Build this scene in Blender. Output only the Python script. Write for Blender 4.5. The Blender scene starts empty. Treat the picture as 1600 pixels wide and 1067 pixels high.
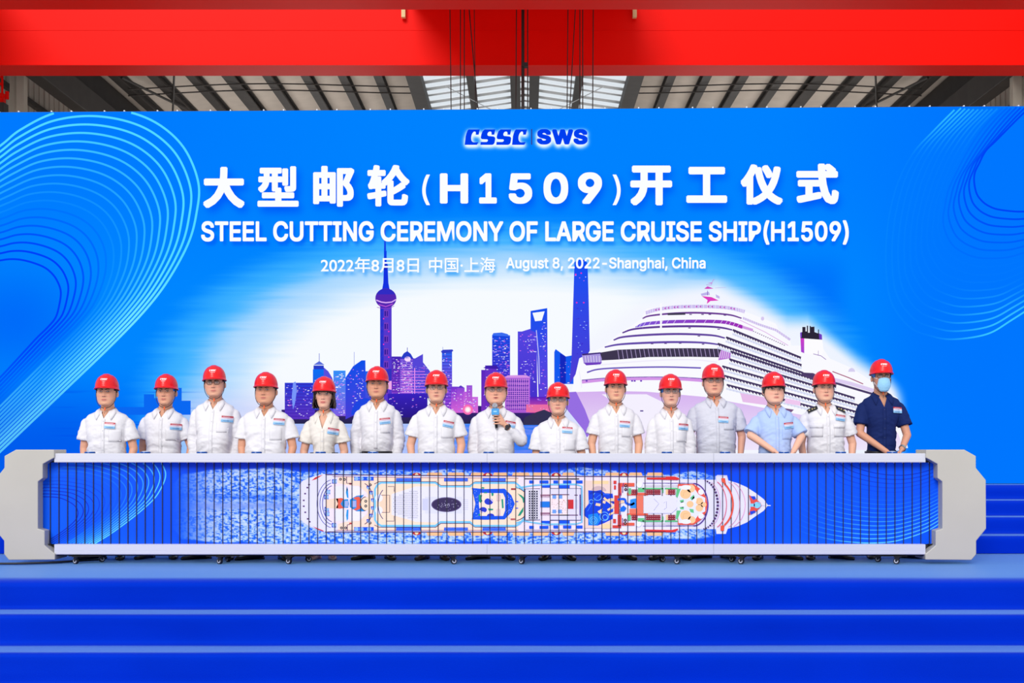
import bpy, bmesh, math, random
import numpy as np
from mathutils import Vector, Matrix, Euler
from mathutils.bvhtree import BVHTree

# ------------------------------------------------------------------ camera, world, sun, exposure
scn = bpy.context.scene
COL = scn.collection
F = 2100.0                       # focal length in pixels of the 1600 px wide frame
VX, VY = 820.0, 700.0            # where the hall axis vanishes
CAMH = 1.0                       # lens height above the stage top
cam_d = bpy.data.cameras.new('camera')
cam = bpy.data.objects.new('camera', cam_d)
COL.objects.link(cam)
cam.location = (0, 0, CAMH)
cam.rotation_euler = (math.radians(90), 0, 0)
cam_d.sensor_fit = 'HORIZONTAL'
cam_d.sensor_width = 36.0
cam_d.lens = F / 1600 * 36.0
cam_d.shift_x = -20.0 / 1600
cam_d.shift_y = 166.5 / 1600
cam_d.clip_end = 400
scn.camera = cam
scn.view_settings.view_transform = 'Standard'
scn.view_settings.look = 'None'
scn.view_settings.exposure = 0.0
scn.view_settings.gamma = 1.0
scn.view_settings.use_curve_mapping = False

world = bpy.data.worlds.new('daylight')
scn.world = world
world.use_nodes = True
wbg = world.node_tree.nodes['Background']
wbg.inputs[0].default_value = (0.93, 0.96, 1.0, 1)
wbg.inputs[1].default_value = 0.86

sun_d = bpy.data.lights.new('sun', 'SUN')
sun_d.energy = 2.15
sun_d.angle = math.radians(26)
sun_d.color = (1.0, 0.97, 0.93)
sun = bpy.data.objects.new('sun', sun_d)
COL.objects.link(sun)
sun.location = (-3, -6, 14)
sun.rotation_euler = (math.radians(60), 0, math.radians(-14))

# ------------------------------------------------------------------ helpers
def lin(c):
    c = np.asarray(c, dtype=float) / 255.0
    return np.where(c <= 0.04045, c / 12.92, ((c + 0.055) / 1.055) ** 2.4)

def l4(c):
    r = lin(c)
    return (float(r[0]), float(r[1]), float(r[2]), 1.0)

def W(px, py, d):
    return Vector(((px - VX) / F * d, d, CAMH + (VY - py) / F * d))

def WX(px, d):
    return (px - VX) / F * d

MATS = {}
def mat(name, rgb=(200, 200, 200), rough=0.5, metal=0.0, noise=0.0, nscale=8.0, bump=0.0, bscale=30.0,
        spec=0.5, stint=None, coat=0.0, sheen=0.0, vcol=False, emit=None, stretch=(1, 1, 1)):
    if name in MATS:
        return MATS[name]
    m = bpy.data.materials.new(name)
    m.use_nodes = True
    nt = m.node_tree
    b = nt.nodes['Principled BSDF']
    b.inputs['Base Color'].default_value = l4(rgb)
    b.inputs['Roughness'].default_value = rough
    b.inputs['Metallic'].default_value = metal
    b.inputs['Specular IOR Level'].default_value = spec
    if stint: b.inputs['Specular Tint'].default_value = (*stint, 1)
    b.inputs['Coat Weight'].default_value = coat
    b.inputs['Coat Roughness'].default_value = 0.08
    if sheen:
        b.inputs['Sheen Weight'].default_value = sheen
        b.inputs['Sheen Roughness'].default_value = 0.35
        b.inputs['Sheen Tint'].default_value = (0.30, 0.62, 1.0, 1)
    src = None
    if vcol:
        a = nt.nodes.new('ShaderNodeVertexColor')
        a.layer_name = 'Col'
        src = a.outputs['Color']
        nt.links.new(src, b.inputs['Base Color'])
        if emit is not None:
            em = nt.nodes.new('ShaderNodeEmission')
            nt.links.new(src, em.inputs['Color'])
            em.inputs['Strength'].default_value = emit
            nt.links.new(em.outputs[0], nt.nodes['Material Output'].inputs['Surface'])
    tc = nt.nodes.new('ShaderNodeTexCoord')
    mp = nt.nodes.new('ShaderNodeMapping')
    mp.inputs['Scale'].default_value = stretch
    nt.links.new(tc.outputs['Object'], mp.inputs['Vector'])
    if noise:
        n = nt.nodes.new('ShaderNodeTexNoise')
        n.inputs['Scale'].default_value = nscale
        n.inputs['Detail'].default_value = 4
        nt.links.new(mp.outputs[0], n.inputs['Vector'])
        mr = nt.nodes.new('ShaderNodeMapRange')
        mr.inputs[1].default_value = 0.3
        mr.inputs[2].default_value = 0.7
        mr.inputs[3].default_value = 1 - noise
        mr.inputs[4].default_value = 1 + noise
        nt.links.new(n.outputs[0], mr.inputs[0])
        mx = nt.nodes.new('ShaderNodeMix')
        mx.data_type = 'RGBA'
        mx.blend_type = 'MULTIPLY'
        mx.inputs[0].default_value = 1.0
        if src is None:
            mx.inputs[6].default_value = l4(rgb)
        else:
            nt.links.new(src, mx.inputs[6])
        nt.links.new(mr.outputs[0], mx.inputs[7])
        nt.links.new(mx.outputs[2], b.inputs['Base Color'])
    if bump:
        n2 = nt.nodes.new('ShaderNodeTexNoise')
        n2.inputs['Scale'].default_value = bscale
        n2.inputs['Detail'].default_value = 3
        nt.links.new(mp.outputs[0], n2.inputs['Vector'])
        bp = nt.nodes.new('ShaderNodeBump')
        bp.inputs['Strength'].default_value = bump
        bp.inputs['Distance'].default_value = 0.02
        nt.links.new(n2.outputs[0], bp.inputs['Height'])
        nt.links.new(bp.outputs[0], b.inputs['Normal'])
    MATS[name] = m
    return m

def glass_mat(name, tint=(0.95, 0.97, 1.0), amount=0.1):
    m = bpy.data.materials.new(name)
    m.use_nodes = True
    nt = m.node_tree
    nt.nodes.remove(nt.nodes['Principled BSDF'])
    t = nt.nodes.new('ShaderNodeBsdfTransparent')
    t.inputs[0].default_value = (*tint, 1)
    g = nt.nodes.new('ShaderNodeBsdfGlossy')
    g.inputs['Roughness'].default_value = 0.08
    mx = nt.nodes.new('ShaderNodeMixShader')
    mx.inputs[0].default_value = amount
    nt.links.new(t.outputs[0], mx.inputs[1])
    nt.links.new(g.outputs[0], mx.inputs[2])
    nt.links.new(mx.outputs[0], nt.nodes['Material Output'].inputs['Surface'])
    return m

class MB:
    """collects shapes of one mesh"""
    def __init__(s):
        s.v = []; s.f = []
    def add(s, vs, fs):
        k = len(s.v)
        s.v.extend([tuple(p) for p in vs])
        s.f.extend([tuple(i + k for i in f) for f in fs])
        return s
    def box(s, x0, x1, y0, y1, z0, z1):
        vs = [(x, y, z) for x in (x0, x1) for y in (y0, y1) for z in (z0, z1)]
        return s.add(vs, [(0, 1, 3, 2), (4, 6, 7, 5), (0, 4, 5, 1), (2, 3, 7, 6), (0, 2, 6, 4), (1, 5, 7, 3)])
    def loft(s, rings, cap=True):
        n = len(rings[0]); k = len(s.v)
        for r in rings:
            s.v.extend([tuple(p) for p in r])
        for i in range(len(rings) - 1):
            for j in range(n):
                a = k + i * n + j; b = k + i * n + (j + 1) % n
                s.f.append((a, b, b + n, a + n))
        if cap:
            s.f.append(tuple(k + j for j in reversed(range(n))))
            s.f.append(tuple(k + (len(rings) - 1) * n + j for j in range(n)))
        return s
    def ring(s, c, ax, r, n):
        ax = Vector(ax).normalized()
        u = ax.orthogonal().normalized(); w = ax.cross(u)
        return [Vector(c) + (u * math.cos(2 * math.pi * j / n) + w * math.sin(2 * math.pi * j / n)) * r for j in range(n)]
    def cone(s, a, b, r0, r1, n=16, rnd=True):
        a = Vector(a); b = Vector(b); ax = (b - a).normalized()
        rs = []
        if rnd:
            for t in (-75, -50, -25):
                t = math.radians(t); rs.append(s.ring(a + ax * r0 * math.sin(t), ax, r0 * math.cos(t), n))
        rs.append(s.ring(a, ax, r0, n)); rs.append(s.ring(b, ax, r1, n))
        if rnd:
            for t in (25, 50, 75):
                t = math.radians(t); rs.append(s.ring(b + ax * r1 * math.sin(t), ax, r1 * math.cos(t), n))
        return s.loft(rs)
    def tube(s, pts, r, n=8):
        pts = [Vector(p) for p in pts]
        rs = []
        for i, p in enumerate(pts):
            t = (pts[min(i + 1, len(pts) - 1)] - pts[max(i - 1, 0)]).normalized()
            up = Vector((0, 1, 0)) if abs(t.y) < 0.9 else Vector((1, 0, 0))
            u = t.cross(up).normalized(); w = t.cross(u)
            rr = r[i] if isinstance(r, (list, tuple)) else r
            rs.append([p + (u * math.cos(2 * math.pi * j / n) + w * math.sin(2 * math.pi * j / n)) * rr for j in range(n)])
        return s.loft(rs)
    def ell(s, c, rx, ry, rz, n=16, m=10):
        rs = []
        for i in range(1, m):
            t = -math.pi / 2 + math.pi * i / m
            rs.append([(c[0] + rx * math.cos(t) * math.cos(2 * math.pi * j / n), c[1] + ry * math.cos(t) * math.sin(2 * math.pi * j / n), c[2] + rz * math.sin(t)) for j in range(n)])
        return s.loft(rs)
    def eloft(s, secs, n=36, p=2.0):
        rs = []
        for (z, rx, ry, cx, cy) in secs:
            r = []
            for j in range(n):
                a = 2 * math.pi * j / n
                ca, sa = math.cos(a), math.sin(a)
                r.append((cx + rx * math.copysign(abs(ca) ** (2 / p), ca), cy + ry * math.copysign(abs(sa) ** (2 / p), sa), z))
            rs.append(r)
        return s.loft(rs)
    def prism(s, poly, y0, y1, fn=None):
        """poly: (x,z) outline, extruded in y"""
        n = len(poly)
        vs = [(x, y0, z) for x, z in poly] + [(x, y1, z) for x, z in poly]
        fs = [tuple(range(n)), tuple(reversed(range(n, 2 * n)))] + [(i, i + n, (i + 1) % n + n, (i + 1) % n) for i in range(n)]
        return s.add(vs, fs)
    def xf(s, M):
        s.v = [tuple(M @ Vector(p)) for p in s.v]
        return s
    def mesh(s, name, smooth=False, fix=True):
        me = bpy.data.meshes.new(name)
        me.from_pydata(s.v, [], s.f)
        if fix:
            bm = bmesh.new(); bm.from_mesh(me)
            bmesh.ops.recalc_face_normals(bm, faces=bm.faces)
            bm.to_mesh(me); bm.free()
        if smooth:
            me.polygons.foreach_set('use_smooth', [True] * len(me.polygons))
        return me
    def build(s, name, m, parent=None, smooth=False, bevel=0, loc=None):
        me = s.mesh(name, smooth)
        if m: me.materials.append(m)
        return link(name, me, parent, bevel, loc)

def link(name, me, parent=None, bevel=0, loc=None):
    o = bpy.data.objects.new(name, me)
    COL.objects.link(o)
    if parent: o.parent = parent
    if loc: o.location = loc
    if bevel:
        b = o.modifiers.new('bevel', 'BEVEL'); b.width = bevel; b.segments = 2; b.limit_method = 'ANGLE'
    return o

def empty(name, loc=(0, 0, 0)):
    o = bpy.data.objects.new(name, None)
    o.empty_display_size = 0.1
    o.location = loc
    COL.objects.link(o)
    return o

def tag(o, label=None, cat=None, group=None, kind=None):
    if label: o['label'] = label
    if cat: o['category'] = cat
    if group: o['group'] = group
    if kind: o['kind'] = kind
    return o

def copy_tree(o, parent=None):
    c = o.copy(); COL.objects.link(c)
    if parent: c.parent = parent
    for ch in list(o.children):
        copy_tree(ch, c)
    return c

def evaluated_mesh(o):
    bpy.context.view_layer.update()
    dg = bpy.context.evaluated_depsgraph_get()
    return bpy.data.meshes.new_from_object(o.evaluated_get(dg))

try:                                # the grotesque that ships with Blender, else its built-in face
    FONT = bpy.data.fonts.load(bpy.utils.system_resource('DATAFILES', path='fonts') + '/Inter.woff2')
except Exception:
    FONT = None

def text_tris(body, offset=0.0, shear=0.0, res=4, spacing=1.0):
    """the built-in typeface as 2-D triangles: (n,2) points and triangle indices"""
    c = bpy.data.curves.new('t', 'FONT')
    if FONT and all(ord(q) < 256 for q in body): c.font = FONT
    c.body = body; c.shear = shear; c.resolution_u = res; c.space_character = spacing
    c.fill_mode = 'FRONT'
    o = bpy.data.objects.new('t', c)
    COL.objects.link(o)
    me = evaluated_mesh(o)
    me.calc_loop_triangles()
    P = np.array([v.co[:2] for v in me.vertices])
    T = [tuple(t.vertices) for t in me.loop_triangles]
    bpy.data.objects.remove(o); bpy.data.curves.remove(c); bpy.data.meshes.remove(me)
    if offset:                       # bolder strokes: the same glyphs set again, shifted a little all round
        n = len(P); PP = [P]; TT = list(T)
        for k in range(12):
            a = 2 * math.pi * k / 12
            # square-ish nib keeps the corners sharp
            dx, dy = math.cos(a), math.sin(a); m = max(abs(dx), abs(dy)); f = 0.15 + 0.85 / m
            PP.append(P + np.array([dx, dy]) * offset * f)
            TT += [tuple(i + n * (k + 1) for i in t) for t in T]
        P = np.vstack(PP); T = TT
    return P, T

def fit(P, x0, y0, x1, y1):
    """fit text points into a pixel box, y downwards"""
    mn, mx = P.min(0), P.max(0)
    q = (P - mn) / (mx - mn)
    return np.stack([x0 + q[:, 0] * (x1 - x0), y1 - q[:, 1] * (y1 - y0)], 1)

def fbm(x, y, seed=0, octv=4):
    r = np.random.RandomState(seed)
    out = np.zeros_like(x, dtype=float); amp = 0.5
    for o in range(octv):
        T = r.rand(256, 256)
        xi = np.floor(x).astype(int); yi = np.floor(y).astype(int)
        fx = x - xi; fy = y - yi
        fx = fx * fx * (3 - 2 * fx); fy = fy * fy * (3 - 2 * fy)
        a = T[yi % 256, xi % 256]; b = T[yi % 256, (xi + 1) % 256]
        c = T[(yi + 1) % 256, xi % 256]; d = T[(yi + 1) % 256, (xi + 1) % 256]
        out += amp * ((a * (1 - fx) + b * fx) * (1 - fy) + (c * (1 - fx) + d * fx) * fy)
        x = x * 2.03 + 7.1; y = y * 2.03 + 3.3; amp *= 0.5
    return out

def sstep(a, b, x):
    t = np.clip((x - a) / (b - a), 0, 1)
    return t * t * (3 - 2 * t)

def mixc(a, b, t):
    t = np.asarray(t)[..., None]
    return np.asarray(a, float) * (1 - t) + np.asarray(b, float) * t

class Art:
    """flat coloured shapes printed on a plane; to3(px,py,lift)->xyz arrays"""
    def __init__(s, to3, step=0.0001):
        s.to3 = to3; s.step = step; s.lv = 1
        s.V = []; s.C = []; s.Fc = []; s.n = 0
        s.o = (0, 0); s.k = 1.0
    def tf(s, ox=0, oy=0, k=1.0):
        s.o = (ox, oy); s.k = k
    def up(s): s.lv += 1
    def q(s, pts):
        P = np.asarray(pts, float)
        return P / s.k + np.array(s.o)
    def raw(s, P, faces, cols, lift=None):
        s.V.append(s.to3(P[:, 0], P[:, 1], (s.lv * s.step) if lift is None else lift))
        cols = np.asarray(cols, float)
        if cols.ndim == 1: cols = np.tile(cols, (len(P), 1))
        s.C.append(cols)
        s.Fc.extend([tuple(i + s.n for i in f) for f in faces])
        s.n += len(P)
    def poly(s, pts, col):
        P = s.q(pts)
        s.raw(P, [tuple(range(len(P)))], col)
    def rect(s, x0, y0, x1, y1, col):
        s.poly([(x0, y0), (x1, y0), (x1, y1), (x0, y1)], col)
    def ell(s, cx, cy, rx, ry, col, n=20, a0=0, a1=360):
        s.poly([(cx + rx * math.cos(math.radians(a0 + (a1 - a0) * i / n)), cy + ry * math.sin(math.radians(a0 + (a1 - a0) * i / n))) for i in range(n if a1 - a0 == 360 else n + 1)], col)
    def line(s, pts, w, col, closed=False):
        P = s.q(pts); w = w / s.k if not hasattr(w, '__len__') else np.asarray(w) / s.k
        if closed: P = np.vstack([P, P[:1]])
        d = np.gradient(P, axis=0)
        L = np.hypot(d[:, 0], d[:, 1])[:, None]; L[L == 0] = 1
        nrm = np.stack([-d[:, 1], d[:, 0]], 1) / L
        ww = np.broadcast_to(np.asarray(w) / 2, (len(P),))[:, None]
        A = P + nrm * ww; B = P - nrm * ww
        n = len(P)
        c = np.asarray(col, float)
        if c.ndim == 2: c = np.vstack([c, c])
        s.raw(np.vstack([A, B]), [(i, i + 1, i + 1 + n, i + n) for i in range(n - 1)], c)
    def arc(s, cx, cy, rx, ry, a0, a1, w, col, n=20):
        s.line([(cx + rx * math.cos(math.radians(a0 + (a1 - a0) * i / n)), cy + ry * math.sin(math.radians(a0 + (a1 - a0) * i / n))) for i in range(n + 1)], w, col)
    def build(s, name, m, parent=None):
        me = bpy.data.meshes.new(name)
        V = np.vstack(s.V)
        me.from_pydata(V.tolist(), [], s.Fc)
        C = np.vstack(s.C)
        C = np.hstack([lin(C), np.ones((len(C), 1))]).astype(np.float32)
        a = me.color_attributes.new('Col', 'FLOAT_COLOR', 'POINT')
        a.data.foreach_set('color', C.ravel())
        me.materials.append(m)
        return link(name, me, parent)

def grid_mesh(name, X, Y, to3, colfn, m, parent, thick_faces=True):
    gx, gy = np.meshgrid(X, Y)
    P = to3(gx.ravel(), gy.ravel(), 0.0)
    ny, nx = gx.shape
    idx = np.arange(nx * ny).reshape(ny, nx)
    q = np.stack([idx[:-1, :-1], idx[1:, :-1], idx[1:, 1:], idx[:-1, 1:]], -1).reshape(-1, 4)
    me = bpy.data.meshes.new(name)
    me.vertices.add(len(P)); me.vertices.foreach_set('co', P.astype(np.float32).ravel())
    me.loops.add(q.size); me.loops.foreach_set('vertex_index', q.ravel().astype(np.int32))
    me.polygons.add(len(q)); me.polygons.foreach_set('loop_start', (np.arange(len(q)) * 4).astype(np.int32))
    me.update(calc_edges=True)
    C = colfn(gx, gy).reshape(-1, 3)
    C = np.hstack([lin(np.clip(C, 0, 255)), np.ones((len(C), 1))]).astype(np.float32)
    a = me.color_attributes.new('Col', 'FLOAT_COLOR', 'POINT')
    a.data.foreach_set('color', C.ravel())
    me.materials.append(m)
    return link(name, me, parent)

def spline(pts, n=8):
    P = [np.array(p, float) for p in pts]
    P = [2 * P[0] - P[1]] + P + [2 * P[-1] - P[-2]]
    out = []
    for i in range(1, len(P) - 2):
        for k in range(n):
            t = k / n
            out.append(0.5 * ((2 * P[i]) + (-P[i - 1] + P[i + 1]) * t + (2 * P[i - 1] - 5 * P[i] + 4 * P[i + 1] - P[i + 2]) * t * t + (-P[i - 1] + 3 * P[i] - 3 * P[i + 1] + P[i + 2]) * t ** 3))
    out.append(P[-2])
    return np.array(out)

def raster(tris_list, x0, y0, w, h, step):
    """coverage mask of 2-D triangles on a grid"""
    M = np.zeros((h, w))
    for P, T in tris_list:
        for t in T:
            p = P[list(t)]
            ax0 = max(int((p[:, 0].min() - x0) / step), 0); ax1 = min(int((p[:, 0].max() - x0) / step) + 2, w)
            ay0 = max(int((p[:, 1].min() - y0) / step), 0); ay1 = min(int((p[:, 1].max() - y0) / step) + 2, h)
            if ax1 <= ax0 or ay1 <= ay0: continue
            gx, gy = np.meshgrid(x0 + np.arange(ax0, ax1) * step, y0 + np.arange(ay0, ay1) * step)
            def e(a, b): return (b[0] - a[0]) * (gy - a[1]) - (b[1] - a[1]) * (gx - a[0])
            s1, s2, s3 = e(p[0], p[1]), e(p[1], p[2]), e(p[2], p[0])
            ins = ((s1 >= 0) & (s2 >= 0) & (s3 >= 0)) | ((s1 <= 0) & (s2 <= 0) & (s3 <= 0))
            M[ay0:ay1, ax0:ax1][ins] = 1
    return M

def blur(M, r):
    k = np.exp(-0.5 * (np.arange(-3 * r, 3 * r + 1) / r) ** 2); k /= k.sum()
    M = np.apply_along_axis(lambda a: np.convolve(a, k, 'same'), 0, M)
    return np.apply_along_axis(lambda a: np.convolve(a, k, 'same'), 1, M)
# ------------------------------------------------------------------ hall floor and stage
M_concrete = mat('concrete', (190, 188, 184), 0.8, noise=0.15, nscale=0.6)
o = MB().box(-24, 24, -12, 95, -1.2, -0.914).build('floor', M_concrete)
tag(o, kind='structure')

M_carpet = mat('blue_carpet', (0, 42, 186), 0.5, spec=0.5, stint=(0.0, 0.08, 0.8), sheen=1.0, bump=0.12, bscale=140, noise=0.05, nscale=1.2)

def carpet_block(name, profile, x0, x1, wob, seed):
    """carpeted steps: profile of (y,z) corners, closed at the back, softly rippled"""
    pr = []
    for i in range(len(profile) - 1):
        a = np.array(profile[i]); b = np.array(profile[i + 1])
        L = np.hypot(*(b - a)); n = max(2, min(14, int(L / 0.03)))
        for k in range(n):
            pr.append((a + (b - a) * k / n))
    pr.append(np.array(profile[-1]))
    pr = np.array(pr)
    sm = pr.copy(); sm[1:-1] = 0.2 * pr[:-2] + 0.6 * pr[1:-1] + 0.2 * pr[2:]
    pr = sm
    X = np.arange(x0, x1 + 0.01, 0.08)
    gx, gi = np.meshgrid(X, np.arange(len(pr)))
    y = pr[gi, 0]; z = pr[gi, 1]
    arc = np.concatenate([[0], np.cumsum(np.hypot(*(pr[1:] - pr[:-1]).T))])
    a = arc[gi]
    n1 = fbm(gx * 0.9 + 50, a * 2.2 + 20, seed, 3) - 0.45
    n2 = fbm(gx * 0.35 + 90, a * 5 + 10 + 0 * gx, seed + 1, 3) - 0.45
    y2 = y + wob * (n1 + 0.6 * n2)
    z2 = z + wob * 0.25 * n2
    b = MB()
    nx, npf = len(X), len(pr)
    b.v = [(gx[i, j], y2[i, j], z2[i, j]) for i in range(npf) for j in range(nx)]
    b.f = [(i * nx + j, i * nx + j + 1, (i + 1) * nx + j + 1, (i + 1) * nx + j) for i in range(npf - 1) for j in range(nx - 1)]
    # sides and underside
    ybk, zb = profile[-1][0], profile[0][1]
    k = len(b.v)
    for j in (0, nx - 1):
        b.v.append((X[j], ybk, zb))
        b.f.append(tuple(i * nx + j for i in range(npf)) + (len(b.v) - 1,))
    b.f.append((k, k + 1, (npf - 1) * nx + nx - 1, (npf - 1) * nx))
    me = b.mesh(name, True)
    me.materials.append(M_carpet)
    return link(name, me)

prof = [(9.20, -0.914), (9.20, -0.685), (9.55, -0.685), (9.55, -0.456), (9.93, -0.456), (9.93, -0.229), (10.24, -0.229), (10.24, 0.0), (12.6, 0.0), (15.2, -0.012)]
stage = carpet_block('stage', prof, -8.6, 8.6, 0.034, 3)
tag(stage, 'broad blue carpeted stage with steps down its front, under the printed barrier', 'stage')
prof2 = [(12.70, 0.004), (12.70, 0.17), (13.0, 0.17), (13.0, 0.331), (13.3, 0.331), (13.3, 0.482), (13.6, 0.482), (13.6, 0.629), (15.2, 0.629)]
risers = carpet_block('stair_riser', prof2, -8.4, 8.4, 0.014, 9)
tag(risers, 'blue carpeted rows of steps behind the people, rising to the foot of the screen', 'steps')

# ------------------------------------------------------------------ hall walls and roof
RZ, RS, RX = 17.5, 0.147, 17.0
def roof_z(X): return RZ - RS * abs(X)
def roof_hit(px, py, drop=0.15):
    t = abs(px - VX) / F; u = (VY - py) / F      # X = t d ; z-1 = u d = RZ-1-drop-RS t d
    d = (RZ - 1 - drop) / (u + RS * t)
    return Vector(((px - VX) / F * d, d, 1 + u * d))

M_wall = mat('wall_panel', (196, 186, 176), 0.7, noise=0.1, nscale=0.8, stretch=(1, 4, 0.3))
M_roof = mat('roof_lining', (222, 210, 198), 0.8, noise=0.07, nscale=1.2, bump=0.5, bscale=2.0)
M_steel = mat('dark_steel', (62, 58, 56), 0.6, noise=0.15, nscale=2)
M_col = mat('column_paint', (196, 190, 176), 0.6, noise=0.06, nscale=2)
for side, sx in (('left', -1), ('right', 1)):
    b = MB().box(sx * 17.0, sx * 17.25, 26, 92, -0.914, roof_z(17) + 0.1)
    for y in np.arange(28, 90, 0.5):
        b.box(sx * 16.96, sx * 17.0, y, y + 0.12, -0.9, roof_z(17))
    w = b.build('wall_' + side, M_wall); tag(w, kind='structure')
    for z in (11.2, 12.7):
        MB().box(sx * 16.8, sx * 16.96, 26, 92, z, z + 0.18).build('wall_girt', M_steel, w)
    rb = MB().box(sx * 14.75, sx * 15.25, 26, 91.5, 12.35, 13.2).build('trim_%d' % (3 if sx < 0 else 4), M_steel, bevel=0.02); tag(rb, kind='structure')
    MB().box(sx * 16.05, sx * 16.4, 26, 92, 14.1, roof_z(16.4) - 0.02).build('gutter_duct', M_steel, w)
    MB().tube([(sx * 15.5, 26, 13.6), (sx * 15.5, 92, 13.6)], 0.05).build('pipe', M_steel, w)
b = MB().box(-17.25, 17.25, 92, 92.3, -0.914, 6.0)
w = b.build('wall_back', M_wall); tag(w, kind='structure')
M_clear = glass_mat('clear_glazing', (0.97, 0.99, 1.0), 0.05)
b = MB()
for X in np.arange(-17, 17.1, 2.83):
    b.box(X - 0.06, X + 0.06, 92.05, 92.2, 6.0, roof_z(X))
w2 = b.box(-17, 17, 92.05, 92.2, 10.4, 10.5).build('added_window', M_steel); tag(w2, kind='structure')  # unseen glazing added above the low back wall to let daylight reach the roof
MB().prism([(-17, 6.0), (17, 6.0), (17, roof_z(17)), (0, RZ), (-17, roof_z(17))], 92.1, 92.12).build('pane', M_clear, w2)

root = empty('ceiling', (0, 60, 17)); tag(root, kind='structure')
M0 = Matrix.Translation((0, -60, -17))
for sx in (-1, 1):
    b = MB()
    b.add([(sx * 4.45, 34, roof_z(4.45)), (sx * 17.3, 34, roof_z(17.3)), (sx * 17.3, 92, roof_z(17.3)), (sx * 4.45, 92, roof_z(4.45)),
           (sx * 4.45, 34, roof_z(4.45) + 0.2), (sx * 17.3, 34, roof_z(17.3) + 0.2), (sx * 17.3, 92, roof_z(17.3) + 0.2), (sx * 4.45, 92, roof_z(4.45) + 0.2)],
          [(0, 1, 2, 3), (4, 7, 6, 5), (0, 4, 5, 1), (1, 5, 6, 2), (2, 6, 7, 3), (3, 7, 4, 0)])
    b.xf(M0).build('roof_slope', M_roof, root)
    for i, off in enumerate((227, 282, 339, 398, 458, 516, 575, 635)):
        r = off / 579.0; X = sx * r * (RZ - 1.2) / (1 + RS * r)
        z = roof_z(X)
        hw = 0.24 if i in (4,) else 0.17
        b = MB()
        b.box(X - hw, X + hw, 34, 92, z - 0.36, z - 0.30); b.box(X - 0.05, X + 0.05, 34, 92, z - 0.3, z + 0.01); b.box(X - hw, X + hw, 34, 92, z - 0.05, z - 0.01)
        b.xf(M0).build('purlin', M_steel, root)
    # cross bracing and thin service wires under the lining
    for (p0, p1, rr) in (((190, 121), (292, 171), 0.05), ((272, 118), (270, 176), 0.04)):
        A = roof_hit(p0[0] if sx < 0 else 1640 - p0[0], p0[1], 0.5); B = roof_hit(p1[0] if sx < 0 else 1640 - p1[0], p1[1], 0.5)
        MB().tube([A, B], rr).xf(M0).build('brace', M_steel, root)
    for py in (132, 142):
        pts = [roof_hit(820 + sx * q, py + 4 * math.sin(q / 90) + (q - 180) * 0.012, 0.42) for q in range(170, 640, 30)]
        MB().tube(pts, 0.028, 5).xf(M0).build('service_wire', M_steel, root)

# centre skylight: glazed strips between pale cross bars
M_bar = mat('skylight_bar', (216, 222, 228), 0.5)
sky = empty('window_1', (0, 60, 17.4)); tag(sky, kind='structure')
M1 = Matrix.Translation((0, -60, -17.4))
b = MB()
y = 40.0; k = 0
while y < 84:
    for sx in (-1, 1):
        wv = 0.46 if k % 3 else 0.3
        b.add([(0, y, RZ - 0.05), (sx * 4.45, y, roof_z(4.45) - 0.05), (sx * 4.45, y + wv, roof_z(4.45) - 0.05), (0, y + wv, RZ - 0.05),
               (0, y, RZ), (sx * 4.45, y, roof_z(4.45)), (sx * 4.45, y + wv, roof_z(4.45)), (0, y + wv, RZ)],
              [(0, 1, 2, 3), (4, 7, 6, 5), (0, 4, 5, 1), (1, 5, 6, 2), (2, 6, 7, 3), (3, 7, 4, 0)])
    y += 1.12; k += 1
b.xf(M1).build('glazing_bars', M_bar, sky)
M_pane = glass_mat('skylight_pane', (0.97, 0.99, 1.0), 0.04)
for sx in (-1, 1):
    MB().add([(0, 40, RZ + 0.05), (sx * 4.45, 40, roof_z(4.45) + 0.05), (sx * 4.45, 84, roof_z(4.45) + 0.05), (0, 84, RZ + 0.05),
              (0, 40, RZ + 0.06), (sx * 4.45, 40, roof_z(4.45) + 0.06), (sx * 4.45, 84, roof_z(4.45) + 0.06), (0, 84, RZ + 0.06)],
             [(0, 1, 2, 3), (4, 7, 6, 5), (0, 4, 5, 1), (1, 5, 6, 2), (2, 6, 7, 3), (3, 7, 4, 0)]).xf(M1).build('pane', M_pane, sky)
for X, hw, dz in ((-4.62, 0.3, 0.5), (4.62, 0.3, 0.5), (-2.35, 0.16, 0.3), (2.35, 0.16, 0.3), (-0.42, 0.22, 0.35), (0.42, 0.22, 0.35)):
    z = roof_z(X)
    MB().box(X - hw, X + hw, 34, 92, z - dz, z - 0.06).xf(M1).build('mullion', M_steel, sky)
for sx in (-1, 1):
    MB().tube([(sx * 0.5, 66, roof_z(.5) - .4), (sx * 3.4, 58, roof_z(3.4) - .4)], 0.02, 5).xf(M1).build('tie_wire', M_bar, sky)
b = MB().box(-17.2, -4.9, 34, 34.3, 15.0, 15.05)
# columns of the crane runway
for i, (x0, x1, d) in enumerate(((25, 37.5, 41.0), (1583, 1597, 41.0))):
    X0, X1 = WX(x0, d), WX(x1, d)
    b = MB().box(X0, X1, d, d + 0.3, -0.914, 13.9)
    o = b.build('trim_%d' % (i + 1), M_col, bevel=0.01); tag(o, kind='structure')
    sx = -1 if i == 0 else 1
    xa, xb = (X0 - 0.24, X0) if i == 0 else (X1, X1 + 0.24)
    MB().box(xa, xb, d + 0.12, d + 0.2, -0.914, 13.9).build('column_web', M_col, o)

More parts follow.
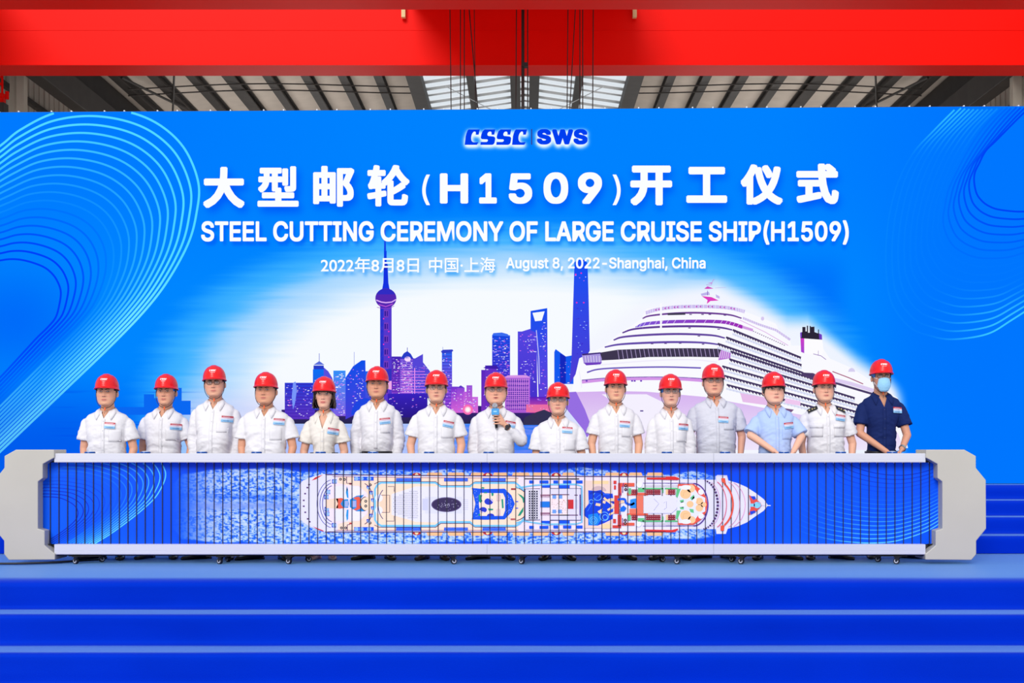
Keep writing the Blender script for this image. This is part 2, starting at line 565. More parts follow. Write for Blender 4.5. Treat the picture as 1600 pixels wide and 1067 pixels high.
# added fill lights, unseen behind the screen, brightening the roof lining
for (x, y) in ((-10, 54), (10, 54), (-10, 72), (10, 72)):
    ld = bpy.data.lights.new('added_roof_fill', 'AREA'); ld.shape = 'RECTANGLE'; ld.size = 9; ld.size_y = 14; ld.energy = 430; ld.color = (1, 0.96, 0.92)
    lo = bpy.data.objects.new('added_roof_fill', ld); COL.objects.link(lo); lo.location = (x, y, 7.5); lo.rotation_euler = (math.radians(180), math.radians(24 if x < 0 else -24), 0)
# ------------------------------------------------------------------ bridge crane
M_red = mat('crane_red', (255, 18, 8), 0.42, noise=0.04, nscale=0.4, spec=0.08)
M_cable = mat('steel_rope', (38, 34, 34), 0.5)
M_cream = mat('cream_buffer', (232, 206, 150), 0.6)
crane = empty('bridge_crane', (0, 34, 11.2))
tag(crane, 'bright red overhead travelling crane spanning the hall above the screen', 'crane')
MC = Matrix.Translation((0, -34, -11.2))
def girder(y0, y1, z0, z1):
    b = MB().box(-14.9, 14.9, y0 + 0.02, y1 - 0.02, z0, z1)
    b.box(-14.9, 14.9, y0 - 0.02, y1 + 0.02, z0 - 0.04, z0)       # lower flange plate
    b.box(-14.9, 14.9, y0 - 0.05, y1 + 0.05, z1, z1 + 0.04)
    b.box(-14.9, 14.9, y0 + 0.01, y0 + 0.02, z0 + 0.9, z0 + 0.903)
    return b.xf(MC).build('girder', M_red, crane)
girder(36.0, 37.0, 11.29, 12.86)
girder(30.35, 31.40, 11.29, 12.86)
for sx in (-1, 1):
    MB().box(sx * 14.5, sx * 15.2, 29.5, 38.0, 13.22, 13.8).xf(MC).build('end_carriage', M_red, crane, bevel=0.02)
MB().box(-3.05, 2.9, 31.3, 36.3, 12.95, 13.25).box(-2.6, 2.4, 31.6, 36.0, 13.25, 14.5).xf(MC).build('trolley', M_red, crane, bevel=0.02)
for px in (630.5, 991.5):
    X = WX(px, 35.9)
    MB().box(X - 0.055, X + 0.055, 35.83, 35.97, 1 + (VY - 28) / F * 35.9, 12.9).xf(MC).build('buffer_block', M_cream, crane, bevel=0.01)
dC = 33.7
for (pa, pb, r) in ((703, 705, .012), (719.5, 719.5, .012), (725.5, 725.5, .012), (733, 747, .014), (741, 743, .010), (807, 806, .013), (817, 817, .04), (824.5, 824.5, .014), (887.5, 886, .012), (899, 890, .012), (906, 906, .013), (910.5, 910.5, .013), (927, 926, .013)):
    zt = 12.95; zb = 3.2
    ztop = 1 + (VY - 14) / F * dC
    xa, xb = WX(pa, dC), WX(pb, dC)
    sl = (xb - xa) / ((175 - 14) / F * dC)
    A = (xa - sl * (zt - ztop), dC, zt); B = (xa + sl * (ztop - zb), dC, zb)
    MB().tube([A, B], r, 6).xf(MC).build('hoist_rope', M_cable, crane)
MB().box(WX(815, dC), WX(825, dC), dC - 0.1, dC + 0.1, 1 + (VY - 105) / F * dC, 1 + (VY - 99) / F * dC).xf(MC).build('rope_clamp', M_cable, crane)
MB().box(-2.1, 2.1, dC - 0.35, dC + 0.35, 2.6, 3.25).xf(MC).build('hook_block', M_red, crane, bevel=0.05)
# guard post and buffer on the left runway
dP = 39.0
b = MB().tube([W(3.5, 112, dP), W(3.5, 178, dP)], 0.035, 8).tube([W(-12, 118, dP), W(3.5, 134, dP)], 0.03, 8).tube([W(-12, 134, dP), W(3, 118, dP)], 0.02, 8)
b.xf(MC).build('guard_post', M_red, crane)
b = MB().cone(W(11, 143, dP), W(11, 155, dP), 0.055, 0.055, 14, False).cone(W(-5, 150, dP), W(9, 150, dP), 0.05, 0.05, 10, False)
b.box(WX(-14, dP), WX(5, dP), dP, dP + 0.2, 1 + (VY - 160) / F * dP, 1 + (VY - 145) / F * dP)
b.xf(MC).build('buffer', M_red, crane)
MB().box(WX(-14, dP), WX(8, dP), dP - 0.1, dP + 0.25, 1 + (VY - 176) / F * dP, 1 + (VY - 161) / F * dP).xf(MC).build('cable_chain', M_cable, crane)

# thin black cable on the stage at the left end of the barrier
pts = spline([(-5.6, 11.75, 0.016), (-5.1, 11.6, 0.016), (-4.5, 11.45, 0.016), (-4.1, 11.55, 0.016), (-3.75, 11.9, 0.016)], 6)
o = MB().tube([tuple(p) for p in pts], 0.009, 6).build('power_cable', mat('black_rubber', (22, 24, 30), 0.5), smooth=True)
tag(o, 'thin black cable lying on the blue carpet beside the left end cap', 'cable')
# ------------------------------------------------------------------ LED screen: a plane 14 m away, turned very slightly
SL = 0.0234
def scr3(px, py, lift=0.0):
    px = np.asarray(px, float); py = np.asarray(py, float)
    t = (px - VX) / F
    d = 14.0 / (1 + SL * t)
    X = t * d; Z = CAMH + (VY - py) / F * d
    return np.stack([X, d - lift - 14.0, Z - 0.632], -1)
SCR_ORG = (0, 14.0, 0.632)

def bg(x, y):
    x = np.asarray(x, float); y = np.asarray(y, float)
    base = mixc((0, 122, 255), (0, 130, 255), sstep(0, 700, x))
    base = mixc(base, (0, 118, 255), sstep(1150, 1560, x))
    base = mixc(base, (0, 134, 255), sstep(240, 480, y) * (1 - sstep(560, 720, y)) * (1 - sstep(1300, 1450, x)))
    base = mixc(base, (0, 92, 238), sstep(560, 700, y) * (1 - sstep(90, 330, x)))
    base = mixc(base, (0, 108, 250), sstep(0, 1, 1 - np.hypot((x - 20) / 170, (y - 500) / 130)))
    base = mixc(base, (0, 102, 250), sstep(1180, 1240, x) * (1 - sstep(1290, 1340, x)) * sstep(380, 440, y) * 0.5)
    streak = (fbm(x / 90.0 + 30, y / 5.0 + 9, 5, 3) - 0.45)
    ex = np.abs(x - 800) / np.where(x < 800, 612, 590); ey = np.abs(650 - y) / 318.0
    ey = np.where(y > 650, ey * 0.5, ey)
    r = (ex ** 2.3 + ey ** 2.3) ** (1 / 2.3) + streak * 0.05
    c = mixc(base, (60, 176, 255), sstep(1.0, 0.86, r))
    c = mixc(c, (168, 215, 255), sstep(0.88, 0.76, r))
    c = mixc(c, (247, 251, 255), sstep(0.79, 0.60, r))
    # pale lilac floor of the glow and the river
    c = mixc(c, (205, 205, 250), sstep(585, 650, y) * sstep(230, 300, x) * (1 - sstep(420, 520, x)) * 0.6)
    wv = fbm(x / 40.0, y / 2.2, 8, 3)
    river = mixc((48, 120, 245), (150, 150, 250), sstep(0.35, 0.6, wv) * 0.6)
    river = mixc(river, (205, 215, 255), (1 - sstep(640, 760, x)) * 0.75)
    c = mixc(c, river, sstep(655, 664, y) * sstep(330, 400, x) * (1 - sstep(880, 940, x)))
    # dark horizontal bands low on the left
    bands = sstep(0.5, 0.6, fbm(x / 200.0 + 4, y / 3.4, 12, 2)) * sstep(590, 620, y) * sstep(60, 140, x) * (1 - sstep(240, 330, x))
    c = mixc(c, (0, 80, 235), bands * 0.8)
    # halo behind the ship
    hx = np.clip((x - 880) / 520.0, 0, 1)
    top = np.interp(x, [880, 905, 950, 1000, 1060, 1120, 1180, 1230, 1262, 1290, 1340, 1390, 1440], [560, 535, 505, 470, 450, 440, 470, 500, 498, 520, 560, 592, 640])
    halo = sstep(-16, 20, y - top) * sstep(860, 900, x) * (1 - sstep(1392, 1422, x))
    c = mixc(c, (244, 246, 255), halo * 0.97)
    return c

M_led = mat('led_pixels', vcol=True, emit=1.0)
M_ledink = mat('led_lettering', vcol=True, emit=1.0)
M_frame = mat('screen_frame', (30, 32, 38), 0.5)
screen = empty('led_screen', SCR_ORG)
tag(screen, 'huge blue video screen with a city skyline, a cruise ship and white headlines', 'screen')

# lettering first, so that its drop shadow can be worked into the picture behind it
WHITE = (252, 254, 255)
heads = []
for ch, bx in (('大', (320, 263, 384.5, 327)), ('型', (404.5, 262, 468.5, 325)), ('邮', (491, 261.5, 555, 325)), ('轮', (575, 260, 641, 324.5)),
               ('(', (660.5, 275, 672.5, 322.5)), ('H', (688, 273, 732, 320)), ('1', (749, 273, 776.5, 320)), ('5', (795, 273, 831.5, 320.5)),
               ('0', (849, 271.5, 887.5, 320.5)), ('9', (902.5, 271.5, 940, 320.5)), (')', (956.5, 275, 969, 322.5)),
               ('开', (984, 261, 1049, 323)), ('工', (1071, 263, 1134.5, 319)), ('仪', (1155.5, 259, 1221, 322)), ('式', (1242, 258, 1308, 321))):
    off = 0.036 if ord(ch) > 1000 else (0.005 if ch in '()' else 0.030)
    if ch in '工开大仪式': off = 0.048
    P, T = text_tris(ch, off)
    heads.append((fit(P, *bx), T))
P, T = text_tris('STEEL CUTTING CEREMONY OF LARGE CRUISE SHIP(H1509)', 0.024, spacing=1.0)
sub = [(fit(P, 317, 346, 1323.5, 384), T)]
dates = []
for s, bx, off in (('2022年8月8日', (503, 403.5, 655.5, 427.5), 0.013), ('中国·上海', (671, 403.5, 774, 427.5), 0.013), ('August 8, 2022-Shanghai, China', (790.5, 403.5, 1101, 425.5), 0.02)):
    P, T = text_tris(s, off)
    dates.append((fit(P, *bx), T))
# maker's logo on the screen
def logo_c(dx=0):
    return [(x + dx, y) for x, y in [(218, 99), (333, 99), (331, 112), (322, 154), (291, 154), (293, 132), (286, 121), (272, 122), (256, 140), (247, 165), (244, 190), (247, 213), (258, 228), (272, 233), (318, 230), (314, 244), (304, 259), (177, 259), (180, 235), (187, 170), (196, 137), (206, 112)]]
def logo_s(dx=0):
    return [(x + dx, y) for x, y in [(385, 99), (494, 99), (492, 115), (484, 154), (455, 154), (456, 134), (450, 123), (436, 121), (422, 128), (413, 143), (413, 158), (422, 167), (478, 172), (491, 182), (494, 196), (487, 236), (479, 251), (463, 259), (339, 259), (343, 229), (402, 229), (415, 222), (418, 210), (412, 202), (358, 200), (346, 192), (344, 178), (350, 150), (362, 118)]]
def logo_polys():
    return [logo_c(), logo_s(), logo_s(165), logo_c(490)]
def logo_px(pts):
    return np.array([(700 + x / 6.667, 190 + y / 6.667) for x, y in pts])
def tri_poly(P):
    from mathutils.geometry import tessellate_polygon
    return [tuple(t) for t in tessellate_polygon([[Vector((p[0], p[1], 0)) for p in P]])]
logos = []
for pl in logo_polys():
    P = logo_px(pl); logos.append((P, tri_poly(P)))
for s, bx in (('S', (925, 95, 1073, 256)), ('W', (1083, 98, 1301, 255)), ('S', (1304, 95, 1450, 256))):
    P, T = text_tris(s, 0.05)
    Q = fit(P, *bx); logos.append((Q / 6.667 + np.array([700, 190]), T))

GX0, GY0, GST = -140.0, 156.0, 2.0
GW, GH = int(1900 / GST), int(604 / GST)
m1 = raster([(P + np.array([3, 5]), T) for P, T in heads], GX0, GY0, GW, GH, GST)
m2 = raster([(P + np.array([2, 4]), T) for P, T in sub + dates], GX0, GY0, GW, GH, GST)
ml = raster(logos, GX0, GY0, GW, GH, GST)
shadow = np.clip(blur(m1, 3) * 1.25, 0, 1) * 0.8 + np.clip(blur(m2, 1) * 1.0, 0, 1) * 0.7
glow = np.clip(blur(ml, 1) * 3.0, 0, 1); glow = np.clip(blur(glow, 1) * 1.15, 0, 1)

# top edge 4.529 m, foot on the steps
def zpx(z, x):                       # picture row of a height on the screen plane
    d = 14.0 / (1 + SL * (x - VX) / F); return VY - (z - CAMH) * F / d
NX, NY = GW, 300
def to3_grid(gx, v, lift):
    t = (gx - VX) / F; d = 14.0 / (1 + SL * t)
    return np.stack([t * d, d - lift - 14.0, v - 0.632], -1)
def colfn(gx, v):
    py = zpx(v, gx)
    c = bg(gx, py)
    i = np.clip(((py - GY0) / GST), 0, GH - 1.001); j = np.clip(((gx - GX0) / GST), 0, GW - 1.001)
    i0 = i.astype(int); j0 = j.astype(int); fi = i - i0; fj = j - j0
    def smp(M):
        return (M[i0, j0] * (1 - fj) + M[i0, j0 + 1] * fj) * (1 - fi) + (M[i0 + 1, j0] * (1 - fj) + M[i0 + 1, j0 + 1] * fj) * fi
    sh = np.clip(smp(shadow), 0, 1)
    dark = np.stack([c[..., 0] * 0.15, c[..., 1] * 0.66, c[..., 2] * 0.97], -1)
    c = mixc(c, dark, sh)
    c = mixc(c, (240, 252, 255), smp(glow))
    return c
disp = grid_mesh('display_panel', np.linspace(-140, 1760, GW), np.linspace(4.529, 0.634, NY), to3_grid, colfn, M_led, screen)
# cabinet and rigging behind the picture
xl, xr = WX(-140, 14.1), WX(1760, 13.9)
b = MB()
yl, yr = -SL * xl + 0.004, -SL * xr + 0.004
b.add([(xl, yl, 0), (xr, yr, 0), (xr, yr, 3.90), (xl, yl, 3.90), (xl, yl + .12, 0), (xr, yr + .12, 0), (xr, yr + .12, 3.90), (xl, yl + .12, 3.90)],
      [(0, 1, 2, 3), (4, 7, 6, 5), (0, 4, 5, 1), (1, 5, 6, 2), (2, 6, 7, 3), (3, 7, 4, 0)])
b.build('cabinet', M_frame, screen)
cme = MB().box(-0.006, 0.006, 0, 0.04, 0, 0.014).mesh('catch'); cme.materials.append(mat('zinc', (225, 230, 235), 0.4))
for i in range(24):
    for dx in (0, 0.21):
        X = xl + 0.35 + i * 0.56 + dx
        link('catch', cme, screen, loc=(X, -SL * X + 0.01, 3.90))
for X in np.arange(-6, 6.1, 2.0):
    MB().box(X - .03, X + .03, .3, .36, 0, 3.85).box(X - .03, X + .03, .14, .9, 0, .06).add(
        [(X - .02, .86, .03), (X + .02, .86, .03), (X + .02, .33, 2.6), (X - .02, .33, 2.6), (X - .02, .9, .03), (X + .02, .9, .03), (X + .02, .37, 2.6), (X - .02, .37, 2.6)],
        [(0, 1, 2, 3), (4, 7, 6, 5), (0, 4, 5, 1), (1, 5, 6, 2), (2, 6, 7, 3), (3, 7, 4, 0)]).build('support_strut', M_frame, screen)

# ---- picture: rings
A = Art(scr3)
def rings(outer, inner, N, colf, n=9, even=False):
    O = spline(outer, n); I = spline(inner, n)
    m = min(len(O), len(I))
    if even:                          # spread the points evenly so that the in-between curves stay smooth
        def ev(P):
            s = np.concatenate([[0], np.cumsum(np.hypot(*(P[1:] - P[:-1]).T))]); q = np.linspace(0, s[-1], 140)
            return np.stack([np.interp(q, s, P[:, 0]), np.interp(q, s, P[:, 1])], 1)
        O, I = ev(O), ev(I); m = 140
    O, I = O[:m], I[:m]
    return [(i, O * (1 - i / N) + I * (i / N)) for i in range(N + 1)]
OL = [(-130, 340), (-60, 270), (0, 228), (31.5, 203), (84, 177), (145, 168), (205, 176), (252, 197), (289, 233.5), (310, 286), (307, 333), (294, 380.5), (262.5, 438), (226, 485.5), (173, 540.6), (105, 606), (0, 706), (-60, 763)]
IL = [(-120, 455), (-60, 425), (-30, 412), (0, 407), (15, 405), (31.5, 405.7), (50, 410), (68, 417), (80, 426), (89, 438), (95, 455), (93, 475), (87, 496), (74, 512), (58, 527.5), (40, 547), (0, 590), (-60, 650)]
for i, Pn in rings(OL, IL, 18, None):
    keep = (Pn[:, 1] > zpx(4.52, Pn[:, 0])) & (Pn[:, 1] < zpx(0.65, Pn[:, 0])) & (Pn[:, 0] > -138)
    tail = sstep(480, 640, Pn[:, 1]) * (Pn[:, 0] < 260)
    if i <= 11:
        al = np.clip(0.95 - 0.095 * max(i - 2, 0), 0.06, 1) * np.ones(len(Pn))
        al = np.maximum(al * (1 - 0.25 * tail), 0.45 * tail)
        col = mixc(bg(Pn[:, 0], Pn[:, 1]), mixc((62, 214, 255), (120, 236, 255), 0.4 + 0.6 * sstep(380, 520, Pn[:, 1])), al)
        wd = 3.4 - 0.05 * i
    else:
        al = np.clip((i - 11) / 6, 0, 1) * np.ones(len(Pn)) * (1 - 0.5 * tail)
        col = mixc(bg(Pn[:, 0], Pn[:, 1]), (0, 62, 250), al); wd = 3.0
    seg = np.where(keep)[0]
    runs = np.split(seg, np.where(np.diff(seg) > 1)[0] + 1)
    for rn in runs:
        if len(rn) > 2:
            A.line(Pn[rn], wd, col[rn])
    A.up()
OR = [(1545, 118), (1520, 143), (1495, 168), (1458, 205), (1427, 239), (1403, 285), (1388, 345), (1384, 410), (1392, 470), (1420, 510), (1455, 525), (1490, 530), (1542, 522), (1579, 501), (1625, 470), (1680, 425)]
IR = [(1690, 100), (1645, 135), (1600, 176), (1558, 218), (1540, 236), (1530, 255), (1523, 270), (1522, 285), (1526, 303), (1535, 315), (1545, 322), (1558, 327), (1580, 330), (1600, 330.6), (1640, 328), (1690, 318)]
for i, Pn in rings(OR, IR, 16, None, 9, True):
    keep = (Pn[:, 1] > zpx(4.52, Pn[:, 0])) & (Pn[:, 1] < zpx(0.65, Pn[:, 0])) & (Pn[:, 0] < 1755)
    topp = 1 - sstep(175, 250, Pn[:, 1]); bot = sstep(430, 490, Pn[:, 1]) * sstep(1440, 1560, Pn[:, 0])
    if i <= 9:
        al = (0.75 * topp + 0.9 * bot * (1 - 0.06 * i) + 0.05) * (1 - 0.085 * i)
        col = mixc(bg(Pn[:, 0], Pn[:, 1]), (60, 205, 255), np.clip(al, 0, 1)); wd = 2.6
    else:
        al = np.clip((i - 9) / 7, 0, 1) * np.ones(len(Pn))
        col = mixc(bg(Pn[:, 0], Pn[:, 1]), (0, 62, 245), al * 0.9); wd = 2.8
    seg = np.where(keep)[0]
    for rn in np.split(seg, np.where(np.diff(seg) > 1)[0] + 1):
        if len(rn) > 2: A.line(Pn[rn], wd, col[rn])
    A.up()

# ---- picture: skyline
R = random.Random(4)
def grad(pts, ctop, cbot):
    P = A.q(pts); y0, y1 = P[:, 1].min(), P[:, 1].max()
    t = (P[:, 1] - y0) / max(y1 - y0, 1)
    A.raw(P, [tuple(range(len(P)))], mixc(ctop, cbot, t))
BLUE, DBLUE, PUR, PINK, NAVY = (20, 90, 240), (20, 45, 200), (110, 50, 210), (230, 110, 225), (40, 20, 120)
def lights(x0, x1, y0, y1, n, cols=((225, 215, 255), (255, 255, 255), (150, 120, 255), (230, 120, 235)), w=2.0, h=0.9):
    for _ in range(n):
        x = R.uniform(x0, x1 - w); y = R.uniform(y0, y1)
        A.rect(x, y, x + R.uniform(0.8, w * 1.6), y + h, R.choice(cols))
def bld(x0, x1, yt, yb, ct, cb, n=20, floors=0, fc=(60, 30, 170)):
    grad([(x0, yt), (x1, yt), (x1, yb), (x0, yb)], ct, cb); A.up()
    if floors:
        y = yt + 2
        while y < yb - 2:
            A.rect(x0 + 0.6, y, x1 - 0.6, y + 0.8, fc); y += floors
        A.up()
    lights(x0 + 0.5, x1 - 0.5, yt + 3, yb - 2, n)
    A.up()
# far low city on the left
for (x0, x1, yt) in ((225, 241, 616), (241, 270, 622), (270, 284, 606), (284, 298, 626), (180, 225, 636)):
    A.rect(x0, yt, x1, 648, (10, 104, 242))
A.up()
A.rect(430, 652, 900, 661, (44, 40, 86)); A.up()
grad([(440, 640), (700, 632), (890, 640), (890, 662), (440, 662)], (60, 30, 130), (38, 38, 74)); A.up()
bld(445, 492, 598, 655, (34, 60, 214), (90, 50, 190), 60, 5)
A.poly([(458, 598), (462, 596), (464, 610), (461, 630), (458, 640), (456, 620)], (120, 150, 250)); A.up()
bld(489, 507, 577, 640, (10, 110, 245), (40, 60, 200), 26, 0)
A.poly([(490, 577), (490, 571), (506, 571), (506, 577)], (40, 60, 200))
A.poly([(490, 570), (499, 564), (507, 570)], (90, 110, 220)); A.line([(499, 565), (499, 552)], 1.0, (120, 130, 220)); A.up()
A.poly([(506, 574), (513, 580), (519, 590), (522, 600), (522, 645), (506, 645)], (90, 80, 220)); lights(508, 520, 590, 640, 18); A.up()
bld(521, 540, 579, 650, (30, 150, 250), (130, 90, 225), 90, 4, (90, 110, 240))
grad([(540, 590), (552, 572), (565, 563), (571, 563), (572, 640), (540, 655)], (10, 80, 235), (70, 60, 215)); A.up()
lights(543, 570, 575, 640, 55); A.line([(553.5, 572), (553.5, 550)], 0.8, (150, 160, 235)); A.up()
bld(571, 592, 580, 660, (20, 100, 240), (90, 40, 200), 30)
A.ell(571, 648, 22, 26, (30, 70, 225), 24, 180, 360); A.up()
# broadcasting tower with its two globes
A.line([(601.5, 345), (601.5, 378)], 1.6, (50, 90, 235)); A.poly([(600.4, 372), (602.8, 372), (603.5, 393), (600, 393)], (20, 70, 235))
A.rect(600, 392, 604.2, 414, (10, 60, 235)); A.ell(602.3, 417, 4.4, 5, (20, 30, 190), 12); A.poly([(600, 412), (605.5, 412), (607, 442), (609, 453), (597, 453), (599, 442)], (20, 50, 225)); A.up()
A.rect(594, 478, 612, 655, (86, 56, 205)); A.rect(594, 478, 599.5, 655, (30, 50, 205)); A.up()
A.ell(603, 466, 16.5, 15.5, (84, 40, 178), 26); A.up()
A.ell(603, 460, 13.5, 9, (48, 44, 196), 20, 180, 360); A.line([(588, 469), (596, 472), (603, 473), (612, 472), (619, 468)], 1.8, (228, 178, 250)); A.line([(592, 476), (603, 479), (614, 475)], 1.2, (200, 90, 220)); A.up()
for k in range(7):
    y = 484 + 20 * k
    A.rect(600, y, 607, y + 12, (120, 60, 190)); A.up(); A.rect(601, y + 2, 603, y + 10, (32, 24, 150)); A.rect(604.5, y + 2, 606, y + 10, (32, 24, 150)); A.ell(603.5 + (4 if k % 2 else -4), y + 14, 1.1, 1.1, (255, 50, 190), 8); A.up()
A.line([(589, 480), (597, 482), (609, 482), (616, 478)], 0.8, (150, 60, 200)); A.up()
A.ell(610, 590, 12, 14, (50, 50, 190), 22); A.up(); A.ell(612, 602, 9, 7, (240, 170, 235), 16); A.up()
bld(612, 627, 557, 618, (70, 40, 185), (130, 60, 200), 50, 4)
bld(625, 650, 560, 622, (84, 54, 205), (150, 80, 215), 120, 3.4, (190, 150, 240))
A.poly([(626, 560), (631, 552), (636.5, 548.5), (642, 553), (646, 560)], (40, 60, 200)); A.ell(637, 561, 5, 4, (250, 220, 255), 10); A.line([(636.5, 549), (636.5, 543)], 0.9, (60, 60, 190)); A.up()
A.poly([(645, 562), (661, 553), (661, 566), (672, 580), (672, 622), (645, 622)], (84, 70, 215)); lights(648, 671, 570, 618, 50); A.up()
for k in range(9):
    A.rect(628, 580 + k * 4.6, 664, 581 + k * 4.6, (225, 130, 235))
A.line([(648, 575), (648, 620)], 1.4, (235, 150, 240)); A.up()
bld(606, 668, 615, 652, (56, 34, 190), (40, 24, 130), 34)
bld(690.5, 706.5, 549, 640, (30, 100, 240), (150, 60, 210), 40, 5)
A.poly([(689, 549), (692, 546.5), (707, 546), (708.5, 548), (706, 550), (690, 551)], (50, 60, 200)); A.line([(692, 547), (692, 542)], 0.7, (120, 140, 230)); A.up()
for (x0, x1, yt, c) in ((705, 716, 604, PUR), (714, 726, 606, (140, 70, 215)), (724, 731, 612, (180, 90, 220)), (729, 738, 602, (150, 80, 215)), (738, 747, 620, (200, 110, 225))):
    bld(x0, x1, yt, 645, c, (215, 100, 215), 14)
A.poly([(714, 606), (720, 602), (726, 606)], (90, 50, 200)); A.ell(731, 640, 8, 8, (250, 110, 180), 18); A.up(); A.ell(731, 640, 5, 5, (255, 190, 225), 16); A.up(); A.ell(731, 640, 3.2, 3.2, (255, 250, 245), 12); A.up()
bld(769, 797, 524, 600, (20, 80, 235), (80, 50, 205), 110, 4, (24, 40, 190))
A.poly([(769, 524), (771, 520.5), (784, 519.5), (793, 522), (797, 526)], (60, 110, 240)); A.up()
bld(752, 768, 578, 650, (90, 40, 190), (120, 50, 190), 14); bld(758, 776, 571, 650, (100, 50, 200), (110, 40, 190), 10)
A.poly([(755, 575), (762, 571), (776, 571), (780, 577)], (60, 30, 170)); A.up()
bld(809, 839, 518, 640, (66, 64, 225), (66, 40, 200), 150, 4, (40, 30, 180))
grad([(809, 520), (828, 514), (838, 515), (840, 640), (809, 640)], (84, 70, 226), (66, 44, 200)); A.up(); lights(811, 838, 522, 640, 90); A.up()
grad([(829, 486), (855, 481.5), (856, 640), (842, 640), (838, 520), (829, 516)], (20, 80, 240), (100, 60, 215)); A.up()
A.poly([(832, 489), (851, 486.5), (846.5, 501), (836, 502)], (244, 248, 255)); A.line([(838, 516), (842, 560), (843, 600)], 1.2, (205, 205, 250)); lights(843, 854, 500, 640, 40); A.up()
bld(789, 828, 588, 645, (186, 110, 225), (170, 90, 210), 0)
for k in range(7):
    A.rect(791, 593 + k * 7, 826, 594 + k * 7, (225, 150, 240))
for k in range(11):
    A.rect(791.6 + k * 3.2, 592, 793.2 + k * 3.2, 640, (64, 44, 160))
A.up()
for k in range(7):
    A.rect(791, 598 + k * 6.5, 827, 599 + k * 6.5, (215, 140, 240))
A.up()
A.poly([(788, 590), (793, 586.5), (822, 586), (829, 590)], (215, 150, 232)); A.up()
bld(828, 870, 620, 645, (80, 30, 190), (220, 80, 160), 20)
A.rect(822, 632, 880, 644, (235, 110, 165)); lights(824, 878, 630, 640, 20); A.up()
A.poly([(866, 550), (868, 545.5), (884, 557), (896, 555), (896, 600), (866, 600)], (20, 90, 240)); A.up(); A.poly([(875, 552), (884, 557), (884, 600), (875, 600)], (20, 40, 190)); lights(868, 895, 565, 600, 14); A.up()
grad([(897.5, 410), (903, 406), (914, 406), (918, 412), (919.5, 460), (921.5, 548), (890, 600), (893, 556)], (10, 80, 245), (84, 60, 210)); A.up()
for (x, y) in ((899.5, 429), (908, 427), (901, 473), (912, 473)):
    A.ell(x, y, 1.3, 1.1, (255, 40, 170), 8)
lights(899, 919, 480, 560, 26, ((170, 200, 255), (60, 40, 200))); lights(897, 919, 430, 440, 4); A.up()
A.poly([(820, 652), (838, 644), (850, 640), (862, 645), (880, 655), (884, 664), (816, 664)], (52, 50, 84)); A.up()

# ---- picture: cruise ship
SW, SH, LIL, DK = (250, 250, 255), (226, 220, 248), (196, 150, 228), (66, 52, 96)
A.poly([(893, 612), (905, 560), (944, 541), (957, 529), (971, 518), (990, 507), (1003, 497), (1006, 490), (1010, 482), (1040, 478), (1085, 476), (1125, 477), (1150, 482), (1175, 491), (1212, 506), (1216, 515), (1234, 531), (1236, 540), (1252, 540), (1252, 528), (1284, 528), (1286, 545), (1296, 560), (1330, 575), (1372, 602), (1402, 622), (1418, 700), (872, 704), (878, 650), (884, 612)], SW); A.up()
# hull
grad([(884, 613), (960, 611), (1010, 612), (1100, 620), (1402, 676), (1412, 703), (930, 703), (912, 662)], (214, 178, 240), (240, 230, 252)); A.up()
A.poly([(884, 613), (900, 612), (914, 640), (926, 672), (912, 690), (880, 640)], (150, 110, 226)); A.up()
A.poly([(868, 622), (886, 640), (912, 672), (925, 703), (898, 704), (872, 660), (862, 636)], (215, 222, 255)); A.up()
A.poly([(940, 616), (1010, 616), (1060, 640), (1100, 700), (1030, 700), (990, 650)], (245, 240, 255)); A.up()
def Z7(pts): return [(900 + x / 6.154, 430 + y / 6.154) for x, y in pts]
def side(a, b, w=2.6, n=30, c=DK):
    """a deck edge with its row of balcony teeth"""
    a = np.array(a, float); b = np.array(b, float)
    A.line([a, (a + b) / 2, b], w, c)
    sh = (b - a) / n
    for k in range(n):
        p = a + sh * k; fade = 1 - 0.35 * k / n
        A.poly([p + (0, w * 0.3), p + sh * 0.95 + (0, w * 0.3), p + sh * 0.9 + (0, 1.2 + 3.0 * fade)], c)
    A.up()
    A.line([a + (0, 6.4), (a + b) / 2 + (0, 5.6), b + (0, 5)], 3.0, (218, 224, 246)); A.up()
    for k in range(n):
        p = a + sh * k + (0, 5)
        A.line([p, p + (0, 3.2)], 0.5, (190, 180, 230))
    A.up()
def deck(pts, w0, c):
    P = spline(Z7(pts), 5)
    n = len(P); w = w0 * (0.35 + 0.65 * np.sin(np.linspace(0.5, 2.6, n)))
    A.line(P, w, c); A.up()
rail = spline(Z7([(668, 365), (760, 335), (880, 315), (1000, 305), (1150, 302), (1300, 303), (1450, 313), (1560, 335), (1620, 352)]), 4)
A.line(rail, 5.4, (205, 190, 240)); A.up()
for i in range(0, len(rail) - 1):
    A.line([rail[i] + (0, -2.7), rail[i] + (0, 2.7)], 0.6, (250, 248, 255))
    if i % 3 != 0 and 3 < i < 27: A.rect(rail[i][0], rail[i][1] - 1.2, rail[i][0] + 2.2, rail[i][1] + 1.4, (186, 60, 190))
A.up()
deck([(638, 418), (700, 393), (880, 372), (1100, 362), (1300, 367), (1480, 383), (1590, 415)], 3.0, (110, 60, 150))
A.line(Z7([(880, 376), (960, 374), (1050, 372)]), 3.2, (66, 60, 84)); A.up()
P = spline(Z7([(570, 500), (660, 470), (800, 455), (950, 447), (1200, 444), (1400, 450), (1500, 468), (1600, 500)]), 5)
A.line(P, np.interp(np.linspace(0, 1, len(P)), [0, .1, 1], [1.5, 5, 5.6]), np.array([mixc((120, 90, 220), (160, 40, 180), t) for t in np.linspace(0, 1, len(P))]).reshape(-1, 3)); A.up()
for i in range(1, len(P) - 1, 2):
    A.line([P[i] + (-2.2, 2.6), P[i] + (1.2, -2.6)], 0.6, (240, 225, 252))
A.up()
